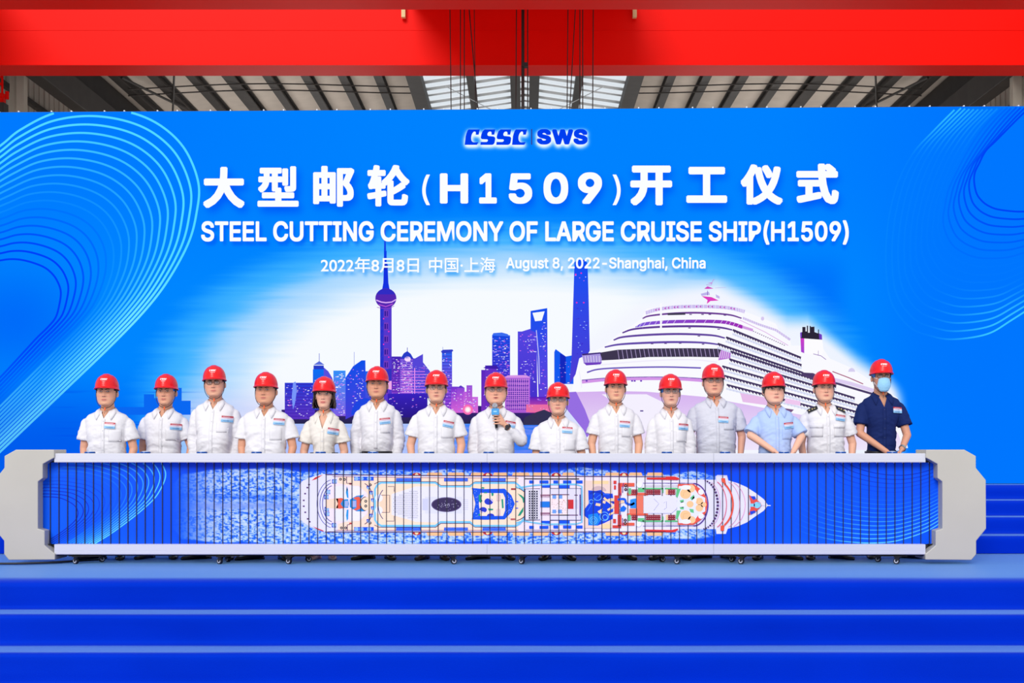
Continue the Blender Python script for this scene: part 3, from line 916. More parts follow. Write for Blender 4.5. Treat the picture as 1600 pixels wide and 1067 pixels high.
A.line([(1160, 511), (1176, 516)], 4, (196, 120, 214)); A.up()
for t in range(9): A.line([(1160 + t * 2, 508 + t * .7), (1161 + t * 2, 515 + t * .7)], 0.5, (240, 225, 252))
A.up()
deck([(445, 555), (550, 520), (760, 500), (1000, 492), (1250, 494), (1400, 506), (1500, 527)], 3.4, (96, 60, 150))
deck([(360, 625), (450, 595), (700, 574), (1000, 566), (1300, 578), (1430, 605)], 3.4, (100, 70, 160))
deck([(275, 693), (400, 668), (600, 654), (900, 644), (1200, 648), (1380, 668)], 3.4, (100, 74, 170))
for (x, y) in ((1100, 378), (1215, 378), (1285, 378), (1430, 386), (1370, 520), (1090, 508), (1000, 655), (860, 657), (1220, 664), (730, 660), (1180, 586)):
    q = Z7([(x, y)])[0]; A.rect(q[0] - 2, q[1] - .7, q[0] + 2, q[1] + .7, (90, 60, 130))
A.up()
# bridge window band with its wings
A.poly(Z7([(230, 745), (400, 717), (700, 705), (1100, 702), (1400, 708), (1380, 790), (1100, 785), (700, 787), (400, 812), (240, 820)]), (62, 54, 80)); A.up()
for i in range(24):
    t = i / 23; x = 400 + t * 960
    y0 = np.interp(x, [230, 400, 700, 1100, 1400], [745, 717, 705, 702, 708]); y1 = np.interp(x, [240, 400, 700, 1100, 1380], [820, 812, 787, 785, 790])
    A.line(Z7([(x, y0 + 3), (x + 14, y1 - 3)]), 0.8, (178, 160, 210))
A.up()
A.poly([(909, 553.5), (937, 551), (940, 560), (940, 568), (912, 568)], (170, 150, 224)); A.up()
A.poly([(909, 553), (938, 550.5), (940, 552.5), (910, 555.5)], (60, 40, 120)); A.poly([(912, 567), (940, 566), (938, 569.5), (916, 571)], (110, 60, 190)); A.up()
for k in range(6): A.line([(914 + 4.4 * k, 556), (915.5 + 4.2 * k, 566)], 0.6, (250, 248, 255))
A.poly([(1127, 546), (1142, 549), (1141, 560), (1122, 563), (1124, 552)], (186, 120, 216)); A.up()
for k in range(5): A.line([(1126 + 3.2 * k, 548), (1124 + 3.2 * k, 560)], 0.7, (250, 240, 255))
A.line(spline([(930, 571), (1010, 564), (1080, 562), (1120, 566)], 4), 2.0, (240, 236, 252)); A.up()
# lower bow decks
A.line(spline([(917, 582), (935, 577), (977, 574.5), (1040, 573.5), (1095, 575)], 4), 2.4, (110, 90, 190)); A.up()
A.line(spline([(909, 597), (950, 593), (1010, 591.5), (1060, 592), (1104, 595)], 4), 5.0, (212, 150, 232)); A.line(spline([(909, 594), (950, 590.5), (1010, 589), (1060, 589.5), (1104, 592)], 4), 1.2, (96, 66, 170)); A.up()
for x in (915, 955, 986, 990, 1000, 1040, 1046, 1060): A.rect(x, 594, x + 3, 596.4, (110, 60, 190))
A.line([(1004, 488), (1004, 500), (1004, 514)], 0.1, SW)
A.rect(1031, 474, 1034, 514, SW); A.up()
A.line([(905, 580), (909, 606)], 0.8, (236, 230, 255)); A.line([(1000, 642), (1005, 642)], 2.0, (90, 70, 150)); A.up()
side((1144.5, 515.5), (1251, 559), 3.0, 26)
side((1134, 527), (1252, 570.5), 3.0, 28)
side((1121, 537), (1254, 582.5), 3.0, 31)
side((1141, 549), (1306, 604), 2.8, 38)
side((1139, 561), (1335, 622), 2.8, 42)
side((1128, 572), (1365, 640), 2.6, 50)
side((1128, 586), (1380, 655), 2.6, 50)
side((1135, 601), (1390, 667), 2.6, 48)
A.poly([(1253, 582), (1270, 583), (1290, 592), (1300, 604), (1280, 600), (1254, 586)], (84, 64, 110)); A.up()
A.line([(1253, 583), (1290, 594), (1340, 609), (1398, 626)], 3.4, (76, 60, 104)); A.up()
A.line([(1280, 588), (1330, 600), (1385, 617)], 6.0, (222, 206, 242)); A.line([(1300, 580.5), (1325, 590), (1348, 600)], 1.4, (160, 60, 110)); A.up()
A.line([(1160, 497), (1185, 507), (1212, 516), (1234, 531)], 3.6, (206, 190, 236)); A.up()
for k in range(22):
    x = 1160 + k * 3.3; y = np.interp(x, [1160, 1185, 1212, 1234], [497, 507, 516, 531]); A.line([(x, y - 2), (x, y + 2)], 0.5, (250, 248, 255))
for k in range(16):
    x = 1176 + k * 3.2; A.rect(x, 517 + k * 1.45, x + 1.8, 518.4 + k * 1.45, (120, 90, 150))
A.line([(1155, 500), (1195, 519), (1231, 540)], 1.0, (220, 170, 230)); A.up()
A.ell(1191, 498, 2.6, 3.2, (215, 200, 240), 10); A.up()
# funnel
A.poly([(1252, 531), (1284, 531), (1286, 548), (1283, 556), (1252, 552)], (253, 252, 255)); A.up()
grad([(1250, 527), (1256, 527), (1256, 552), (1251, 550)], (210, 60, 200), (160, 70, 210)); A.up()
A.poly([(1250, 520), (1253, 519), (1253, 511), (1258, 511), (1258, 518), (1260, 518), (1260, 509), (1262, 509), (1262, 520), (1264.5, 520), (1264.5, 509), (1266.5, 510), (1266.5, 511), (1272, 510.5), (1272, 519), (1277.5, 521), (1277.5, 515), (1279, 515), (1279, 521), (1283.5, 523), (1284, 531), (1250, 528.5)], (44, 38, 56)); A.up()
A.poly([(1279, 521), (1283.5, 523), (1284, 531), (1279.5, 530)], (110, 60, 190)); A.poly([(1249.5, 520), (1252, 519), (1252, 528), (1249.8, 527)], (120, 70, 200)); A.up()
A.ell(1330, 584, 6, 9, (214, 206, 240), 16, 200, 340); A.line([(1270, 553), (1282, 556), (1290, 562)], 1.0, (150, 120, 190)); A.line([(1278, 548), (1278, 556)], 0.8, (180, 160, 210)); A.up()
# stern boats and the shape over the promenade
A.poly([(1156, 614), (1200, 622), (1204, 634), (1160, 628)], (232, 190, 236)); A.poly([(1200, 634), (1240, 640), (1228, 652), (1206, 648)], (120, 84, 130)); A.up()
A.poly([(1226, 622), (1250, 627), (1250, 634), (1226, 630)], (240, 200, 240)); A.up()
# mast
A.poly(Z7([(1205, 202), (1300, 212), (1370, 245), (1290, 250), (1255, 278), (1262, 240)]), (222, 60, 190)); A.poly(Z7([(1197, 180), (1275, 160), (1285, 190), (1205, 200)]), (190, 180, 236)); A.poly(Z7([(1340, 185), (1378, 205), (1378, 228), (1345, 215)]), (196, 180, 236)); A.up()
A.poly(Z7([(1230, 132), (1262, 108), (1320, 130), (1262, 134)]), (206, 70, 190)); A.line(Z7([(1335, 125), (1380, 122), (1440, 120)]), 0.7, (196, 190, 236)); A.line(Z7([(1250, 95), (1300, 96), (1310, 60), (1325, 40)]), 0.8, (190, 130, 215)); A.poly(Z7([(1262, 78), (1310, 70), (1300, 84)]), (200, 130, 220)); A.line(Z7([(1262, 150), (1262, 195)]), 0.8, (120, 80, 180)); A.up()
A.build('picture', M_ledink, screen)

def lettering(name, items, col, lift=0.03):
    B = Art(scr3)
    for P, T in items:
        B.raw(P, T, col, lift=lift)
    return B.build(name, M_ledink, screen)
lettering('headline_lettering', heads, WHITE, 0.075)
lettering('subtitle_lettering', sub, WHITE, 0.075)
for it in dates: lettering('date_lettering', [it], WHITE, 0.075)
lettering('logo', logos[:4], (0, 62, 240), 0.075)
lettering('logo', logos[4:], (0, 62, 240), 0.075)
B = Art(scr3)
B.raw(np.array([(829.7, 204.3), (831.6, 204.3), (831.6, 228.6), (829.7, 228.6)]), [(0, 1, 2, 3)], (50, 70, 150), lift=0.075)
B.build('logo_divider', M_ledink, screen)
# ------------------------------------------------------------------ the long printed barrier (a flat "scroll" between two end caps)
BD, PD = 11.54, 11.66                      # front of the caps, front of the printed panel
BC = (-0.30, 11.54, 0.0)
bar = empty('scroll_barrier', BC)
tag(bar, 'long low barrier printed with a ship deck plan, grey end caps, standing on castors', 'barrier')
MBr = Matrix.Translation((-BC[0], -BC[1], 0))
M_cap = mat('cap_grey', (188, 184, 173), 0.5, noise=0.02, nscale=3)
M_alu = mat('satin_aluminium', (216, 216, 226), 0.32, metal=0.25, spec=0.6, noise=0.015, nscale=1.5, stretch=(0.6, 1, 6))
M_alus = mat('aluminium_groove', (150, 152, 170), 0.4, metal=0.4)
M_dark = mat('dark_inner', (26, 28, 34), 0.6)
def zb(py, d=BD): return CAMH + (VY - py) / F * d
cap = [(1447, 702.5), (1507, 702.5), (1525, 712.5), (1525, 731), (1540.5, 750), (1541, 826), (1525.5, 845), (1525.5, 866), (1518, 875), (1446, 874.5), (1446, 865.5), (1462, 852), (1462, 829), (1472.5, 826), (1472.5, 752.5), (1465, 747), (1465, 725), (1447, 715)]
poly = [(WX(x, BD), zb(y)) for x, y in cap]
for s in (1, -1):
    pl = poly if s == 1 else [(-0.595 - x, z) for x, z in poly]
    b = MB().prism(pl, BD, BD + 0.31).xf(MBr)
    b.build('end_cap', M_cap, bar, bevel=0.006)
XL, XR = WX(85.5, 11.57), WX(1445.5, 11.57)
XPL, XPR = -0.595 - WX(1474, BD), WX(1474, BD)
def rail(zt, zl, name):
    b = MB()
    y0, y1 = 11.56, 11.84
    h = zt - zl
    # front face with shallow extrusion grooves
    prof = [(y0 + .004, zt), (y0, zt - .004)]
    for k in range(1, 3):
        z = zt - h * (.45 + .22 * k)
        prof += [(y0, z + .0018), (y0 + .0012, z + .001), (y0 + .0012, z - .001), (y0, z - .0018)]
    prof += [(y0, zl + .004), (y0 + .004, zl), (y1, zl), (y1, zt)]
    n = len(prof)
    rings_ = [[(x, y, z) for y, z in prof] for x in (XL, XR)]
    b.loft(rings_)
    return b.xf(MBr).build(name, M_alu, bar)
rail(zb(708.3, 11.56), zb(722.5, 11.56), 'top_rail')
rail(zb(850.5, 11.56), zb(866.5, 11.56), 'bottom_rail')
# seams where the rail lengths meet
for px in (761, 1115):
    for za, zc in ((722.5, 708.3), (866.5, 850.5)):
        MB().box(WX(px, 11.56) - .0012, WX(px, 11.56) + .0012, 11.5585, 11.56, zb(za, 11.56), zb(zc, 11.56)).xf(MBr).build('rail_joint', M_alus, bar)
MB().box(XL - .05, XR + .05, 11.60, 11.70, zb(866.5, 11.56) - .012, zb(866.5, 11.56)).box(XL - .01, XL, 11.575, 11.8, zb(722, BD), zb(709, BD)).box(XR, XR + .01, 11.575, 11.8, zb(722, BD), zb(709, BD)).xf(MBr).build('rail_trim', M_dark, bar)
MB().box(XPL - .03, XPR + .03, PD + 0.004, PD + 0.03, zb(866, 11.56), zb(712, 11.56)).xf(MBr).build('backing_board', M_dark, bar)

def pan3(px, py, lift=0.0):
    px = np.asarray(px, float); py = np.asarray(py, float)
    X = (px - VX) / F * PD; Z = CAMH + (VY - py) / F * PD
    return np.stack([X - BC[0], np.full_like(X, PD - BC[1]) - lift, Z - 0.0], -1)
PX0, PX1 = 66.5, 1464.5
X0p, X1p = 820 + (XPL) / PD * F - 2, 820 + (XPR) / PD * F + 2
PT, PB = 722.5, 850.0
def pbg(x, y):
    c = mixc((0, 92, 240), (0, 72, 230), sstep(60, 400, x))
    c = mixc(c, (0, 84, 242), sstep(1100, 1250, x))
    c = mixc(c, (34, 62, 216), sstep(745, 722, y) * sstep(250, 330, x) * (1 - sstep(1180, 1260, x)) * 0.8)
    # churned water: wake behind the stern and foam along the hull
    wave = 5 * np.sin(x / 37.0) + 3 * np.sin(x / 15.0 + 1)
    top = np.interp(x, [240, 285, 330, 420, 470, 560, 640, 700, 780, 860, 905, 960, 1020, 1080, 1130, 1160], [790, 738, 734, 733, 736, 733, 738, 733, 737, 740, 732, 733, 742, 738, 747, 760]) + wave * 0.35
    bot = np.interp(x, [240, 285, 330, 420, 470, 600, 700, 800, 900, 1000, 1060, 1110, 1130, 1160], [790, 846, 847, 846, 849, 849, 846, 849, 847, 846, 842, 836, 832, 800]) - wave * 0.4
    fo = sstep(-1.5, 1.5, y - top) * sstep(-1.5, 1.5, bot - y) * sstep(262, 330, x) * (1 - sstep(1080, 1150, x))
    n = fbm(x / 3.4 + 11, y / 1.8 + 5, 21, 4) + 0.25 * (fbm(x / 60.0, y / 16.0, 4, 2) - 0.4)
    light = sstep(0.36, 0.46, n)
    foam = mixc((20, 96, 245), (150, 190, 255), light)
    foam = mixc(foam, (196, 214, 255), sstep(0.52, 0.62, n))
    # smooth streaks in the wake
    foam = mixc(foam, (130, 160, 250), np.exp(-((y - 790) / 7.0) ** 2) * (1 - sstep(440, 470, x)) * 0.9)
    foam = mixc(foam, (20, 88, 240), np.exp(-((y - 776) / 4.0) ** 2) * (1 - sstep(440, 470, x)) * 0.55)
    foam = mixc(foam, (120, 150, 250), (1 - sstep(300, 380, x)) * 0.5)
    c = mixc(c, foam, fo)
    return c
M_print = mat('glossy_print', vcol=True, rough=0.5, spec=0.12)
M_ink = mat('print_ink', vcol=True, rough=0.5, spec=0.12)
panel = grid_mesh('printed_panel', np.arange(X0p, X1p + 1, 1.0), np.linspace(PT, PB, 130), lambda gx, gy, l: pan3(gx, gy, l), pbg, M_print, bar)
A = Art(pan3, 0.00006)
# rings at both ends
def clip_runs(Pn, x0, x1, y0, y1):
    keep = (Pn[:, 0] > x0) & (Pn[:, 0] < x1) & (Pn[:, 1] > y0) & (Pn[:, 1] < y1)
    seg = np.where(keep)[0]
    return [r for r in np.split(seg, np.where(np.diff(seg) > 1)[0] + 1) if len(r) > 2]
OL = [(150, 690), (190, 695), (225, 706), (248, 720), (257, 733), (258.5, 745), (253, 760), (240, 780), (212, 805), (175, 832.5), (150, 848), (120, 866)]
IL = [(30, 780), (50, 777), (68, 776), (92, 777.5), (110, 785), (119, 793), (122, 802), (118, 812), (108, 822), (92, 834), (72, 847), (50, 862)]
for i, Pn in rings(OL, IL, 16, None, 14):
    for r in clip_runs(Pn, X0p, 400, PT + .4, PB - .4):
        if i <= 9:
            al = np.clip(1 - 0.105 * i, 0, 1) + 0.0 * Pn[r][:, 0]; al = np.maximum(al, 0.75 * sstep(805, 845, Pn[r][:, 1]) * (1 - i / 14))
            A.line(Pn[r], 1.7, mixc(pbg(Pn[r][:, 0], Pn[r][:, 1]), (92, 206, 255), al))
        else:
            A.line(Pn[r], 1.3, mixc(pbg(Pn[r][:, 0], Pn[r][:, 1]), (0, 40, 190), np.clip((i - 9) / 6, 0, 1) * np.ones(len(r))))
    A.up()
OR = [(1200, 790), (1225, 815), (1257, 832), (1300, 843), (1340, 847.5), (1370, 848), (1400, 845), (1437, 834), (1463, 821), (1490, 800)]
IR = [(1290, 690), (1306, 708), (1325, 724), (1345, 733), (1368, 739), (1392, 742), (1415, 742), (1440, 738), (1464, 730), (1490, 720)]
for i, Pn in rings(OR, IR, 16, None, 12):
    for r in clip_runs(Pn, 1200, X1p, PT + .4, PB - .4):
        x = Pn[r][:, 0]
        if i <= 11:
            al = np.clip(sstep(1225, 1370, x) * (1 - 0.088 * i), 0, 1)
            A.line(Pn[r], 1.6, mixc(pbg(x, Pn[r][:, 1]), (84, 190, 255), al))
        else:
            A.line(Pn[r], 1.2, mixc(pbg(x, Pn[r][:, 1]), (0, 40, 180), np.clip((i - 11) / 7, 0, 0.8) * np.ones(len(r))))
    A.up()
# ---- deck plan, drawn with the zoom frames' own coordinates
k = 7.62
HULL, SAND, RED, ORG, PURP, BLU, CY, GRN, BRN = (228, 226, 250), (250, 222, 200), (214, 60, 60), (232, 96, 74), (70, 20, 90), (20, 84, 224), (120, 200, 246), (100, 196, 130), (120, 30, 60)
DKB = (48, 44, 92)
A.tf()
A.poly([(468, 800), (468, 757), (473, 751), (488, 745), (506, 740.3), (530, 741), (700, 742.5), (1056, 743.5), (1062, 748.5), (1118, 749.5), (1118, 744), (1121, 742), (1136, 742.5), (1138, 750.5), (1153, 755), (1166, 760.7), (1180.4, 770), (1193.5, 780), (1200, 789.5), (1193, 798), (1180, 806.8), (1167, 816), (1153, 822), (1137, 826), (1134, 834), (1119.5, 834), (1118.5, 826.5), (1062, 826.5), (1054, 832), (530, 832), (508, 831), (488, 824), (473, 816)], HULL); A.up()
A.line([(1199, 789.6), (1204, 789.8)], 1.3, (240, 240, 255))
# lifeboats and tenders along both sides
for x0, x1 in ((666, 692), (699, 727), (735, 757), (770, 793), (800, 828), (832, 858), (878, 898), (945, 969), (982, 1004), (1010, 1037)):
    A.poly([(x0, 743), (x0 + 2, 738.2), (x1 - 2, 738.2), (x1, 743)], (244, 190, 138)); A.poly([(x0, 831), (x1, 831), (x1 - 2, 837), (x0 + 2, 837)], (244, 190, 138))
A.up()
for x in (651, 762, 869, 975):
    A.ell(x, 743.5, 7.5, 5, (190, 50, 50), 16, 180, 360); A.ell(x, 831, 7.5, 5, (190, 50, 50), 16, 0, 180); A.up()
    A.ell(x, 743.3, 3, 4, (250, 214, 160), 12, 180, 360); A.ell(x, 831.2, 3, 4, (250, 214, 160), 12, 0, 180); A.up()
A.poly([(528, 745), (1056, 746), (1056, 829), (528, 829)], SAND); A.up()
A.line([(508, 741.5), (700, 743.2), (1052, 745)], 1.5, PURP); A.line([(508, 831), (1052, 831)], 1.5, PURP); A.up()
A.line([(515, 744.4), (700, 746.6), (960, 748)], 0.8, (150, 40, 90)); A.line([(515, 828.4), (960, 828.4)], 0.8, (150, 40, 90)); A.up()
A.rect(810, 745.2, 956, 829, (240, 226, 240)); A.rect(956, 745.5, 1062, 829, (236, 232, 250)); A.up()
# 1: stern part
A.tf(460, 720, k)
A.poly([(205, 235), (250, 195), (340, 165), (345, 180), (270, 215)], RED); A.poly([(215, 778), (270, 800), (345, 828), (352, 842), (270, 815)], RED); A.up()
A.poly([(350, 160), (470, 190), (520, 210), (400, 250), (310, 400), (290, 520), (310, 640), (400, 770), (520, 820), (380, 845), (60, 700), (60, 280), (250, 225)], HULL); A.up()
for x, y in ((175, 283), (155, 318), (128, 390), (112, 470), (112, 540), (130, 612), (160, 690), (183, 725)):
    A.rect(x - 11, y - 9, x + 11, y + 9, (96, 60, 110))
A.up()
A.poly([(450, 250), (630, 290), (770, 300), (860, 380), (900, 510), (860, 640), (770, 715), (630, 720), (450, 770), (380, 650), (360, 510), (380, 370)], (240, 226, 240)); A.up()
for rx, w in ((205, 7), (170, 7), (140, 8)):
    pts = [(475 - rx * math.cos(math.radians(a)) * 1.0, 510 + 290 * math.sin(math.radians(a)) * (rx + 60) / 265.0) for a in range(-78, 79, 6)]
    A.line(pts, w, (56, 52, 150))
    A.up()
for x, y in ((480, 245), (405, 370), (385, 430), (390, 575), (395, 632), (475, 765)):
    A.rect(x - 30, y - 26, x + 22, y + 26, (40, 60, 190)); A.up(); A.ell(x, y, 24, 24, (150, 190, 246), 14)
A.up()
for y0, y1 in ((305, 455), (585, 715)):
    A.poly([(480, y0), (600, y0 - 10), (620, y1 - 90), (640, y1 + 10), (560, y1), (490, y1)], (234, 234, 248)); A.poly([(665, y0), (760, y0), (840, (y0 + y1) / 2), (760, y1), (665, y1)], (240, 236, 250))
A.up()
A.poly([(380, 460), (520, 440), (520, 570), (380, 560)], (246, 216, 190)); A.poly([(495, 450), (560, 440), (600, 460), (560, 510), (600, 560), (540, 570), (495, 560), (520, 510)], ORG); A.up()
A.poly([(550, 510), (580, 460), (640, 455), (650, 510), (640, 560), (580, 555)], (30, 140, 216)); A.poly([(660, 460), (740, 415), (830, 405), (790, 450), (800, 560), (840, 600), (740, 600), (660, 550)], (30, 140, 216)); A.up()
A.rect(600, 475, 640, 548, (160, 176, 224)); A.rect(680, 475, 735, 550, (166, 176, 226)); A.poly([(730, 430), (770, 425), (800, 470), (775, 520), (800, 560), (740, 590), (700, 580), (740, 555), (740, 465), (700, 450)], ORG); A.up()
A.poly([(625, 300), (638, 340), (645, 440), (628, 440), (614, 380)], (40, 150, 220)); A.poly([(625, 580), (645, 580), (640, 690), (625, 715), (616, 650)], (40, 150, 220)); A.poly([(622, 305), (634, 340), (622, 380)], ORG); A.up()
A.ell(850, 510, 62, 82, (246, 220, 190), 24); A.arc(850, 510, 62, 82, 90, 270, 8, PURP); A.up()
for y in (480, 537): A.ell(850, y, 17, 17, (30, 20, 20), 12); A.up(); A.ell(850, y, 7, 7, (230, 220, 210), 8)
for x, y in ((550, 218), (598, 220), (905, 285), (560, 797), (610, 797), (903, 738)):
    A.ell(x, y, 16, 16, (34, 22, 30), 12); A.up(); A.ell(x, y, 7, 7, (220, 200, 200), 8)
A.up()
for y0 in (188, 788):
    A.rect(712, y0, 944, y0 + 46, BLU); A.up()
    for x in (740, 800, 890): A.ell(x, y0 + 23, 26, 22, (140, 186, 246), 14)
A.up()
for a in range(-60, 61, 24):
    x = 830 + 110 * math.cos(math.radians(a)); y = 510 + 230 * math.sin(math.radians(a))
    A.rect(x - 24, y - 16, x + 16, y + 16, (40, 60, 200)); A.up(); A.ell(x, y + 10, 20, 18, (150, 190, 246), 12); A.up()
A.arc(800, 510, 145, 250, -75, 75, 7, PURP); A.up()
A.rect(655, 262, 690, 280, (120, 30, 60)); A.rect(655, 735, 690, 752, (200, 60, 60)); A.line([(622, 190), (622, 265), (660, 268)], 7, PURP); A.line([(630, 830), (630, 760), (660, 755)], 7, PURP); A.up()
def deckroom(pts, w1, c1, w2, c2, fill):
    A.poly(pts, fill); A.up(); A.line(pts, w1 + w2, c1, True); A.up(); A.line(pts, w1, c2, True); A.up()
A.tf()
path = [(590, 757), (596, 754), (680, 754), (688, 760), (735, 760), (741, 754.4), (806, 754.4), (812, 760), (822, 770), (827, 788), (822, 806), (812, 818), (806, 821.4), (741, 821.4), (735, 815.5), (688, 815.5), (680, 821.4), (596, 821.4), (590, 818), (586, 812), (586, 764)]
A.poly(path, (250, 224, 196)); A.up(); A.line(path, 3.2, CY, True); A.up()
A.line([(585, 820), (592, 823.4), (681, 823.4), (689, 817.4), (734, 817.4), (742, 823.2), (806, 823.2)], 0.8, PURP); A.line([(585, 756), (592, 752.4), (681, 752.4), (689, 758.4), (734, 758.4), (742, 752.6), (806, 752.6)], 0.8, PURP); A.up()
# sliding roof with the dotted field and the dark oval
A.poly([(612, 772), (650, 760), (684, 760), (690, 763), (734, 763), (737, 766), (741, 788), (737, 812), (690, 813), (684, 816), (650, 815), (612, 804)], (232, 230, 248)); A.up()
for i in range(17):
    for j in range(15):
        x = 615 + i * 2.25 + (j % 2) * 1.1; y = 767 + j * 2.95
        if abs(y - 788) < 12 + (x - 614) * 0.36: A.rect(x, y, x + 0.95, y + 0.95, (52, 56, 96))
A.up()
A.rect(594, 774, 609, 800, (248, 214, 184)); A.line([(594, 773.5), (609, 773.5), (609, 800.4), (594, 800.4)], 0.9, PURP); A.line([(606, 760), (616, 760), (616, 768)], 0.9, PURP); A.line([(604, 814), (616, 814), (616, 806)], 0.9, PURP); A.up()
A.ell(592, 778, 6, 6, (236, 236, 252), 14); A.ell(592, 797, 6, 6, (236, 236, 252), 14); A.up()
A.arc(606, 788, 15, 26, 120, 240, 1.1, (50, 40, 120)); A.up()
A.rect(664, 776, 722, 802, (222, 222, 244)); A.up(); A.rect(660, 779, 669, 797, (206, 208, 238)); A.up()
A.ell(697.5, 788.3, 23.5, 11.5, (58, 46, 86), 30); A.up(); A.arc(697.5, 788.3, 22.5, 10.8, 0, 360, 0.5, (110, 90, 140)); A.up()
R2 = random.Random(8)
for _ in range(46):
    a = R2.uniform(0, 6.28); r = R2.uniform(0, .82); x = 697.5 + 23 * r * math.cos(a); y = 788.5 + 10.5 * r * math.sin(a)
    A.rect(x, y, x + R2.uniform(.5, 1.6), y + .6, (200, 196, 226))
A.up()
for i in range(4):
    for j in range(6): A.rect(723 + i * 2.3, 780 + j * 3, 724.4 + i * 2.3, 781.4 + j * 3, (206, 206, 232))
# sun-bed rows along the sides
for x0, x1 in ((619, 657), (694, 731), (754, 790)):
    for y0 in (746.8, 824):
        A.rect(x0, y0, x1, y0 + 5, BLU); A.up()
        x = x0 + 1
        while x < x1 - 1: A.rect(x, y0 + 1.2, x + .8, y0 + 1.8, (170, 196, 250)); A.rect(x + .9, y0 + 3.2, x + 1.7, y0 + 3.8, (170, 196, 250)); x += 2
        A.up()
# 2: pool with islands
A.tf(660, 720, k)
A.poly([(588, 322), (740, 335), (980, 330), (1060, 410), (1100, 510), (1060, 610), (980, 695), (740, 700), (588, 696), (632, 510)], BLU); A.up()
A.poly([(690, 380), (960, 385), (985, 440), (985, 590), (960, 655), (690, 655), (672, 510)], (248, 226, 206)); A.up()
A.ell(790, 483, 52, 40, (40, 60, 200), 18); A.ell(722, 583, 46, 34, (40, 60, 200), 18); A.ell(812, 655, 44, 30, (40, 60, 200), 14, 180, 360); A.up()
A.line([(780, 440), (815, 456), (838, 484)], 9, (250, 230, 230)); A.line([(682, 590), (705, 606), (738, 612)], 9, (250, 230, 230)); A.up()
for pts in ([(670, 400), (715, 410), (700, 440), (715, 480), (690, 500), (672, 480)], [(780, 565), (845, 570), (840, 588), (790, 592)], [(940, 455), (962, 455), (968, 560), (948, 566)], [(1130, 385), (1180, 410), (1215, 440), (1215, 490), (1200, 500), (1190, 450)], [(1205, 545), (1200, 600), (1165, 650), (1135, 655), (1160, 610)], [(820, 380), (850, 385), (845, 415), (825, 420)], [(668, 630), (690, 630), (690, 650), (668, 655)], [(700, 318), (720, 310), (745, 322), (720, 332)]):
    A.poly(pts, (30, 150, 120))
A.up()
for x, y in ((883, 400), (883, 575)):
    A.rect(x, y, x + 45, y + 78, (216, 170, 180)); A.up(); A.rect(x + 6, y + 6, x + 36, y + 70, (250, 232, 222)); A.up()
    for q in range(4): A.line([(x + 6, y + 16 + 15 * q), (x + 36, y + 16 + 15 * q)], 3, (190, 120, 140))
A.arc(1080, 515, 195, 200, -78, 78, 8, PURP); A.up()
for y in (478, 556): A.rect(1105, y, 1140, y + 12, (60, 90, 220))
A.rect(1055, 325, 1110, 345, (160, 50, 60)); A.rect(1050, 684, 1105, 704, (190, 90, 90)); A.rect(735, 372, 770, 385, (30, 150, 120)); A.up()
for _ in range(60):
    x = R2.choice((R2.uniform(600, 660), R2.uniform(990, 1060))); y = R2.uniform(345, 680); A.rect(x, y, x + 6, y + 6, (190, 210, 255))
A.up()
A.rect(1222, 335, 1400, 705, (226, 220, 244)); A.line([(1222, 335), (1222, 705)], 8, PURP); A.line([(1222, 335), (1400, 330)], 6, PURP); A.line([(1222, 705), (1400, 700)], 6, PURP); A.up()
A.rect(1262, 350, 1378, 700, (60, 60, 80)); A.up()
for i in range(5): A.line([(1262 + 29 * i, 350), (1262 + 29 * i, 700)], 8, (244, 240, 252))
for i in range(13): A.line([(1262, 350 + 28.5 * i), (1378, 350 + 28.5 * i)], 7, (244, 240, 252))
A.up()
A.rect(1405, 482, 1515, 552, (30, 120, 220)); A.up()
for y in (400, 615):
    A.rect(1405, y, 1524, y + 12, (150, 90, 120)); A.up()
    for q in range(8): A.rect(1408 + q * 14, y + 14, 1414 + q * 14, y + 34, (170, 110, 130))
for y in (232, 772): A.rect(1272, y, 1325, y + 36, BLU); A.rect(1395, y, 1500, y + 36, BLU)
A.rect(1425, 285, 1524, 318, BLU); A.rect(1412, 712, 1515, 745, BLU); A.up()
A.line([(1110, 300), (1140, 320), (1200, 310), (1330, 290), (1400, 285), (1524, 280)], 16, CY); A.line([(1110, 740), (1200, 712), (1330, 735), (1524, 760)], 16, CY); A.up()
A.line([(1215, 212), (1524, 214)], 11, (40, 32, 40)); A.line([(1230, 822), (1524, 824)], 6, (130, 110, 150)); A.up()
# 3: lounge deck, slides and red deck
A.tf(860, 720, k)
A.line([(0, 214), (342, 214)], 12, (40, 32, 40)); A.line([(0, 824), (328, 824)], 7, (130, 110, 150)); A.up()
A.line([(0, 280), (300, 278), (372, 300), (378, 515), (372, 730), (300, 750), (0, 752)], 18, CY); A.up()
A.rect(0, 328, 352, 705, (224, 218, 244)); A.line([(0, 328), (365, 328), (365, 705), (0, 705)], 8, (60, 30, 120)); A.up()
for x0, x1 in ((35, 92), (150, 248), (310, 382)):
    for y in (232, 768): A.rect(x0, y, x1, y + 36, BLU)
for y in (288, 708): A.rect(100, y, 228, y + 38, BLU)
A.up()
A.rect(0, 395, 210, 640, (244, 226, 226)); A.rect(208, 460, 275, 572, (206, 50, 56)); A.rect(290, 460, 330, 572, (206, 206, 240)); A.up()
for _ in range(90):
    x = R2.uniform(2, 205); y = R2.uniform(400, 636); A.rect(x, y, x + R2.uniform(5, 14), y + 5, R2.choice(((150, 80, 90), (250, 250, 250), (220, 150, 130))))
A.up()
for x, y in ((45, 428), (118, 428), (45, 602), (112, 602)): A.rect(x - 22, y - 22, x + 24, y + 22, (110, 160, 236))
for x0, x1, y in ((10, 225, 396), (110, 330, 640), (285, 325, 402), (0, 225, 640)): A.rect(x0, y, x1, y + 12, (110, 70, 100))
A.line([(352, 400), (352, 650)], 12, (60, 40, 130)); A.up()
